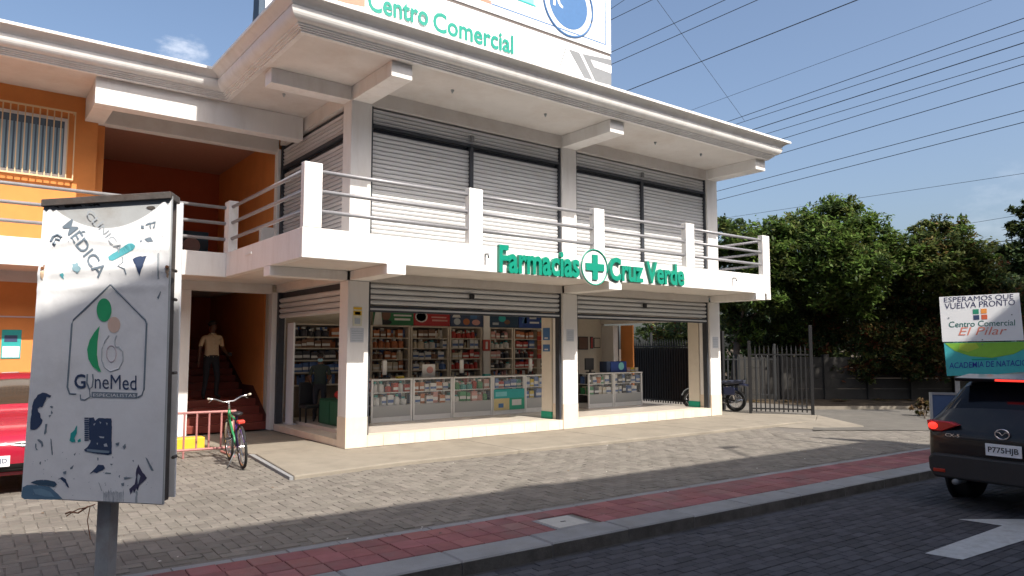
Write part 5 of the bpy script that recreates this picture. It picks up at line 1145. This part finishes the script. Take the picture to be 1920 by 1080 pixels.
def leaves(blobs, n, size, mats, parent, name='crown'):
    """n leaf quads in clumps spread through the blobs (cx, cy, cz, radius)"""
    tot = sum(b[3]**2.3 for b in blobs); vs = []; fs = []; mi = []
    for c0_, c1_, c2_, rr in blobs:
        k = int(n*rr**2.3/tot); nc = max(5, int(k/34))
        for _ in range(nc):
            v = Vector((R.gauss(0, 1), R.gauss(0, 1), R.gauss(0, .85))).normalized()*rr*(R.random()**.45)*R.uniform(.75, 1.12)
            cc_ = Vector((c0_, c1_, c2_))+v; cs = rr*R.uniform(.12, .26); m_ = R.choices(range(len(mats)), [w_ for _, w_ in mats])[0]
            for _ in range(34):
                p = cc_+Vector((R.gauss(0, 1), R.gauss(0, 1), R.gauss(0, .7)))*cs*.75
                a = Vector((R.gauss(0, 1), R.gauss(0, 1), R.gauss(0, .6))).normalized(); bq = a.cross(Vector((R.gauss(0, .5), R.gauss(0, .5), 1))).normalized()
                s = size*R.uniform(.6, 1.3); i0 = len(vs)
                vs += [p-a*s, p+bq*s*.42, p+a*s, p-bq*s*.42]; fs.append((i0, i0+1, i0+2, i0+3)); mi.append(m_ if R.random() < .8 else R.randrange(len(mats)))
    me = bpy.data.meshes.new(name); me.from_pydata([tuple(v) for v in vs], [], fs)
    for k, _ in mats: me.materials.append(LEAF[k])
    me.polygons.foreach_set('material_index', mi); me.update()
    return link(bpy.data.objects.new(name, me), parent)
def tree(name, label, cat, base, blobs, n, size, mats, r0=.16, group=None):
    t = thing(name, label, cat, base, group); leaves(blobs, n, size, mats, t)
    b = MB(); base = Vector(base); ctr = sum((Vector(q[:3]) for q in blobs), Vector())/len(blobs)
    fork = base+Vector(((ctr.x-base.x)*.35, (ctr.y-base.y)*.35, (ctr.z-base.z)*.5)); b.tube([base, base.lerp(fork, .5)+Vector((.05, .04, 0)), fork], [r0*1.25, r0, r0*.8], 9)
    for q in blobs:
        qv = Vector(q[:3]); mid = fork.lerp(qv, .55)+Vector((R.uniform(-.2, .2), R.uniform(-.2, .2), R.uniform(.0, .3))); b.tube([fork, mid, qv], [r0*.6, r0*.35, r0*.1], 6)
        for _ in range(3):
            tip = qv+Vector((R.gauss(0, 1), R.gauss(0, 1), R.gauss(.3, .6))).normalized()*q[3]*.9; b.tube([qv, tip], [r0*.13, r0*.04], 4)
    b.build('trunk', BARK, t, True); return t
def bl(lst, d): return [(*pt(px, py, d+dd), r_*(d+dd)/FPX*.80) for px, py, r_, dd in lst]
tree('broadleaf_tree', 'large bright green broad crowned tree rising behind the building end', 'tree', pt(1560, 745, 33), bl([(1570, 395, 44, -2), (1520, 425, 50, -2), (1460, 440, 52, -2.5), (1395, 450, 50, -3), (1615, 425, 48, -2), (1655, 460, 48, -2), (1560, 470, 70, -3), (1480, 490, 62, -3), (1620, 505, 60, -3), (1685, 485, 44, -1.5), (1420, 510, 54, -2.5), (1545, 530, 60, -2.5), (1400, 480, 50, -1), (1600, 550, 60, -1.5), (1470, 545, 56, -1.5)], 31), 62000, .095, [('green', 7), ('dark', 1.5), ('olive', 2)], .2, 'trees beyond the fence')
tree('broadleaf_tree', 'dark leafy tree directly beside the end column behind the balcony', 'tree', pt(1375, 740, 29), bl([(1365, 430, 34, 0), (1350, 480, 44, 0), (1400, 545, 48, -1), (1360, 560, 44, 0), (1450, 560, 44, -1), (1400, 610, 44, 0), (1470, 610, 42, .5)], 29), 22000, .09, [('dark', 5), ('green', 3), ('olive', 1)], .14, 'trees beyond the fence')
tree('broadleaf_tree', 'olive green tree with upright tufts between the bright tree and the far right tree', 'tree', pt(1770, 740, 35), bl([(1740, 440, 38, -2), (1785, 432, 30, -2), (1725, 480, 48, -3), (1800, 467, 44, -3), (1838, 485, 34, -2), (1760, 515, 58, -3), (1840, 525, 44, -2), (1690, 520, 44, -2), (1780, 565, 54, -1), (1700, 560, 50, -1)], 33), 36000, .095, [('olive', 6), ('dark', 2), ('green', 2), ('tan', 1)], .16, 'trees beyond the fence')
tree('broadleaf_tree', 'dark ragged tree at the right edge of the sky', 'tree', pt(1905, 740, 38), bl([(1915, 392, 20, 0), (1895, 428, 18, 0), (1925, 440, 28, 0), (1880, 470, 24, 0), (1915, 490, 38, 0), (1870, 515, 32, 0), (1960, 420, 40, 0), (1960, 500, 50, 0), (1890, 550, 40, -1)], 37), 13000, .12, [('dark', 6), ('olive', 1)], .14, 'trees beyond the fence')
for i, (lab, bs, cols, n) in enumerate((
    ('flowering shrub with rusty orange leaves left of centre above the block wall', [(1500, 570, 50, 0), (1540, 590, 54, 0), (1480, 620, 50, -.6), (1540, 640, 54, -.9), (1510, 690, 44, -.9), (1450, 680, 44, -.5), (1560, 700, 34, -1)], [('olive', 3), ('rust', .6), ('dark', 5), ('tan', 1)], 13000),
    ('flowering shrub with most orange tips in the middle of the hedge', [(1590, 570, 50, 0), (1640, 580, 54, 0), (1600, 625, 56, -.6), (1650, 640, 54, -.9), (1620, 685, 40, -1), (1680, 680, 36, -1)], [('olive', 3), ('rust', .6), ('dark', 5), ('tan', 1.4)], 13000),
    ('yellow tinged shrub behind the farewell sign', [(1700, 580, 50, 0), (1740, 595, 50, 0), (1700, 640, 48, -.6), (1750, 650, 48, -.9), (1720, 690, 32, -1), (1770, 690, 32, -1)], [('olive', 3), ('rust', .6), ('dark', 5), ('tan', 1.6)], 12000),
    ('shrub rising behind the top of the farewell sign', [(1810, 550, 50, 0), (1860, 545, 50, 0), (1910, 560, 50, 0), (1830, 610, 58, -.5), (1900, 620, 58, -.5), (1960, 590, 56, -.5), (1820, 670, 50, -.5)], [('olive', 3), ('rust', .7), ('dark', 5), ('tan', 1)], 13000),
    ('dark shrub behind the iron fence beside the end column', [(1370, 620, 40, 0), (1410, 650, 44, -1), (1450, 650, 46, -1), (1360, 690, 44, -.5), (1445, 705, 40, -.5), (1490, 690, 40, -.5), (1480, 640, 40, -.5), (1310, 640, 40, -.5), (1260, 630, 36, -1), (1220, 615, 34, -1), (1290, 600, 36, 0), (1410, 700, 40, 1), (1240, 660, 40, 0)], [('dark', 7), ('olive', 2), ('rust', .5), ('green', 1)], 13000))):
    tree('flowering_shrub' if i < 4 else 'leafy_shrub', lab, 'shrub', pt((bs[0][0]+bs[1][0])/2, 742, 31), bl(bs, 31), int(n*1.4), .08, cols, .04, 'shrubs along the block wall')
def shade_tree(label, base, blobs, n): tree('broadleaf_tree', label, 'tree', base, blobs, n, .16, [('dark', 4), ('green', 3), ('olive', 2)], .2)  # added trees out of view, shaped to shade the block wall and verge
shade_tree('added unseen shade tree just outside the right edge, nearer the side street', (20.4, -6.4, -.1), [(19.8, -7.8, 7.3, 1.6), (21.0, -8.0, 9.2, 1.8), (18.4, -7.7, 9.0, 1.4), (20.8, -8.2, 6.0, 1.7), (22.3, -8.0, 7.6, 1.6), (17.4, -7.4, 7.6, 1.3), (19.6, -8.1, 10.6, 1.4), (23.0, -8.4, 9.8, 1.6)], 13000)
shade_tree('large added unseen shade tree outside the right edge beyond the side street', (25.0, -8.6, -.1), [(24.6, -9.0, 6.6, 1.9), (26.2, -9.8, 8.6, 2.2), (23.8, -9.4, 5.4, 1.7), (27.6, -9.9, 6.0, 1.9), (26, -9.4, 4.8, 1.6), (29, -10.8, 8.0, 2.0)], 12000)
tree('dry_bush', 'small dry brown bush at the kerb left of the black car', 'shrub', at(1735, 785, 'Z', -.05), bl([(1735, 760, 16, 0), (1752, 765, 14, 0), (1715, 768, 12, 0)], 23), 700, .07, [('dry', 4), ('tan', 2), ('olive', 1)], .02)
fl = thing('fallen_leaf_heap', 'strip of dry fallen leaves along the foot of the block wall', 'leaves', (20, 1, -.07)); 
lv = leaves([(*(P.lerp(Q, k/14)+Vector((-.5+R.uniform(-.3, .3), -.9+R.uniform(-.6, .3), -.02))), .35) for k in range(15)], 1500, .05, [('dry', 3), ('tan', 2), ('dark', 1)], fl, 'leaf_litter'); lv['kind'] = 'stuff'
for v in lv.data.vertices: v.co.z = -.06+abs(v.co.z+.06)*.25
# far wooded backdrop so that the horizon is closed with trees
bw2 = leaves([(*pt(1250+i*50, 640+R.uniform(-30, 20), 62+R.uniform(-4, 6)), R.uniform(2.4, 3.6)) for i in range(18)], 9000, .38, [('dark', 5), ('olive', 2)], None, 'distant_trees'); bw2['kind'] = 'stuff'; bw2['label'] = 'dark far belt of trees behind the shrubs'; bw2['category'] = 'trees'

# ================================================================ POWER LINES
WIRE = mat('black_cable', (.03, .035, .045), .6)
wl = [((1148, 15), (1230, -40), 12.2, .008), ((1148, 36), (1300, -38), 12.0, .010), ((1148, 97), (1359, 0), 11.8, .011), ((1148, 120), (1420, 0), 11.5, .011), ((1176, 170), (1607, 0), 10.6, .014), ((1306, 203), (1859, 0), 10.4, .006),
      ((1373, 225), (1920, 34), 10.2, .011), ((1395, 228), (1920, 57), 10.0, .010), ((1424, 239), (1920, 80), 9.6, .014), ((1440, 250), (1920, 105), 9.4, .010), ((1481, 256), (1920, 120), 9.3, .011), ((1457, 290), (1920, 154), 9.0, .012), ((1343, 359), (1920, 207), 8.6, .012), ((1343, 376), (1920, 229), 8.3, .012), ((1619, 370), (1920, 325), 8.6, .009), ((1345, 512), (1920, 448), 6.0, .016), ((1780, 425), (1920, 402), 9.2, .012)]
ordn = ['topmost', 'second', 'third', 'fourth', 'fifth', 'sixth', 'seventh', 'eighth', 'ninth', 'tenth', 'eleventh', 'twelfth', 'thirteenth', 'fourteenth', 'fifteenth', 'seventeenth', 'sixteenth']
for (p0, p1, h, r_), od in zip(wl, ordn):
    a, b = at(*p0, 'Z', h), at(*p1, 'Z', h); 
    dirv = (a-b).normalized(); far = a+dirv*25; near = b-dirv*18
    n = 24; pts = []
    for k in range(n+1):
        p = near.lerp(far, k/n); pts.append(p)
    o = MB().tube(pts, r_, 5).build('power_line', WIRE); extra = {'seventeenth': 'black cable crossing in front of the trees, lowest of the overhead lines', 'sixteenth': 'short overhead cable at the right edge just above the trees'}
    tag(o, extra.get(od, f'thin overhead power line crossing the sky right of the roof, {od} counted from the top'), 'power line', 'power lines crossing the sky')
a, b = at(1225, -10, 'Z', 11), at(1390, 218, 'Z', 10.2)
tag(MB().tube([a+(a-b)*.6, a, b, b+(b-a)*.05], .006, 5).build('span_wire', WIRE), 'faint span wire slanting down right across the other power lines', 'power line')
a = at(463, 50, 'Y', 6.0); tag(MB().tube([(a.x, 6.0, 7.0), (a.x+.25, 6.0, 12.5)], .008, 5).build('guy_wire', WIRE), 'thin near vertical wire above the left roof valley', 'wire')

# ================================================================ ACROSS THE STREET (behind the camera; throws the long shade)
FAR = mat('pale_plaster', (.36, .36, .37), .85, .06, 2)
ob = thing('street_building', 'plain plastered three storey building across the street', 'building', (-10, -22, -.06))
YR = -16.47; HB = 12.4
def fpt(x, y): return (x, y+SL*x*.9)
MB().prism([(-40, YR), (9.9, YR), (9.9, YR-9), (-40, YR-9)], lambda p, k: (p[0], p[1]+SL*(p[0]-2), -.3+(HB+.3)*k)).build('wall', FAR, ob)
MB().prism([(-40, YR+.0), (9.9, YR+.0), (9.9, YR-.25), (-40, YR-.25)], lambda p, k: (p[0], p[1]+SL*(p[0]-2), HB+.002+.12*k)).build('parapet', FAR, ob)
ob2 = thing('street_building', 'second plain plastered building across the street, set back a little on the right', 'building', (14, -22, -.06))
MB().prism([(9.93, YR-.8), (19, YR-.8), (19, YR-9), (9.93, YR-9)], lambda p, k: (p[0], p[1]+SL*(p[0]-2), -.3+(HB+.3)*k)).build('wall', FAR, ob2)
for i in range(9):
    for z in (1.0, 4.8, 8.6):
        x = -26+i*4.0; y = YR+SL*(x-2)
        f = MB().box(x, y+.0, z, x+1.6, y+.06, z+1.7).build('window', ALU, ob); MB().box(x+.08, y+.061, z+.08, x+1.52, y+.07, z+1.62).build('pane', TINT, f)
opp = strip('far_pavement', CONC, -60, 60, -17.0, -14.6, -.06)
up = thing('utility_pole', 'slender concrete utility pole on the far pavement', 'pole', (8.1, -14.4, -.06)); MB().tube([(8.5, -14.3, -.1), (8.45, -14.3, 11.2)], [.12, .035], 10).build('shaft', CONC, up)
lp = thing('roof_lamp', 'curved lamp arm on the roof edge across the street', 'lamp', (5.6, -16.9, 11.8)); MB().tube([(5.4, -16.9, 11.7), (5.55, -16.9, 12.4), (6.1, -16.85, 13.2), (6.5, -16.8, 13.7)], .04, 8).build('arm', GREY, lp); MB().ell((6.6, -16.8, 13.72), (.28, .12, .08)).build('head', GREY, lp)
lp2 = thing('bracket_lamp', 'flat lamp head on a cable over the street', 'lamp', (1.2, -16.7, 12.5)); MB().ell((1.1, -16.9, 13.0), (.42, .10, .08)).build('head', GREY, lp2); MB().tube([(1.5, -16.9, 11.8), (1.4, -16.9, 12.4), (1.2, -16.9, 12.98)], .02, 6).build('arm', GREY, lp2)
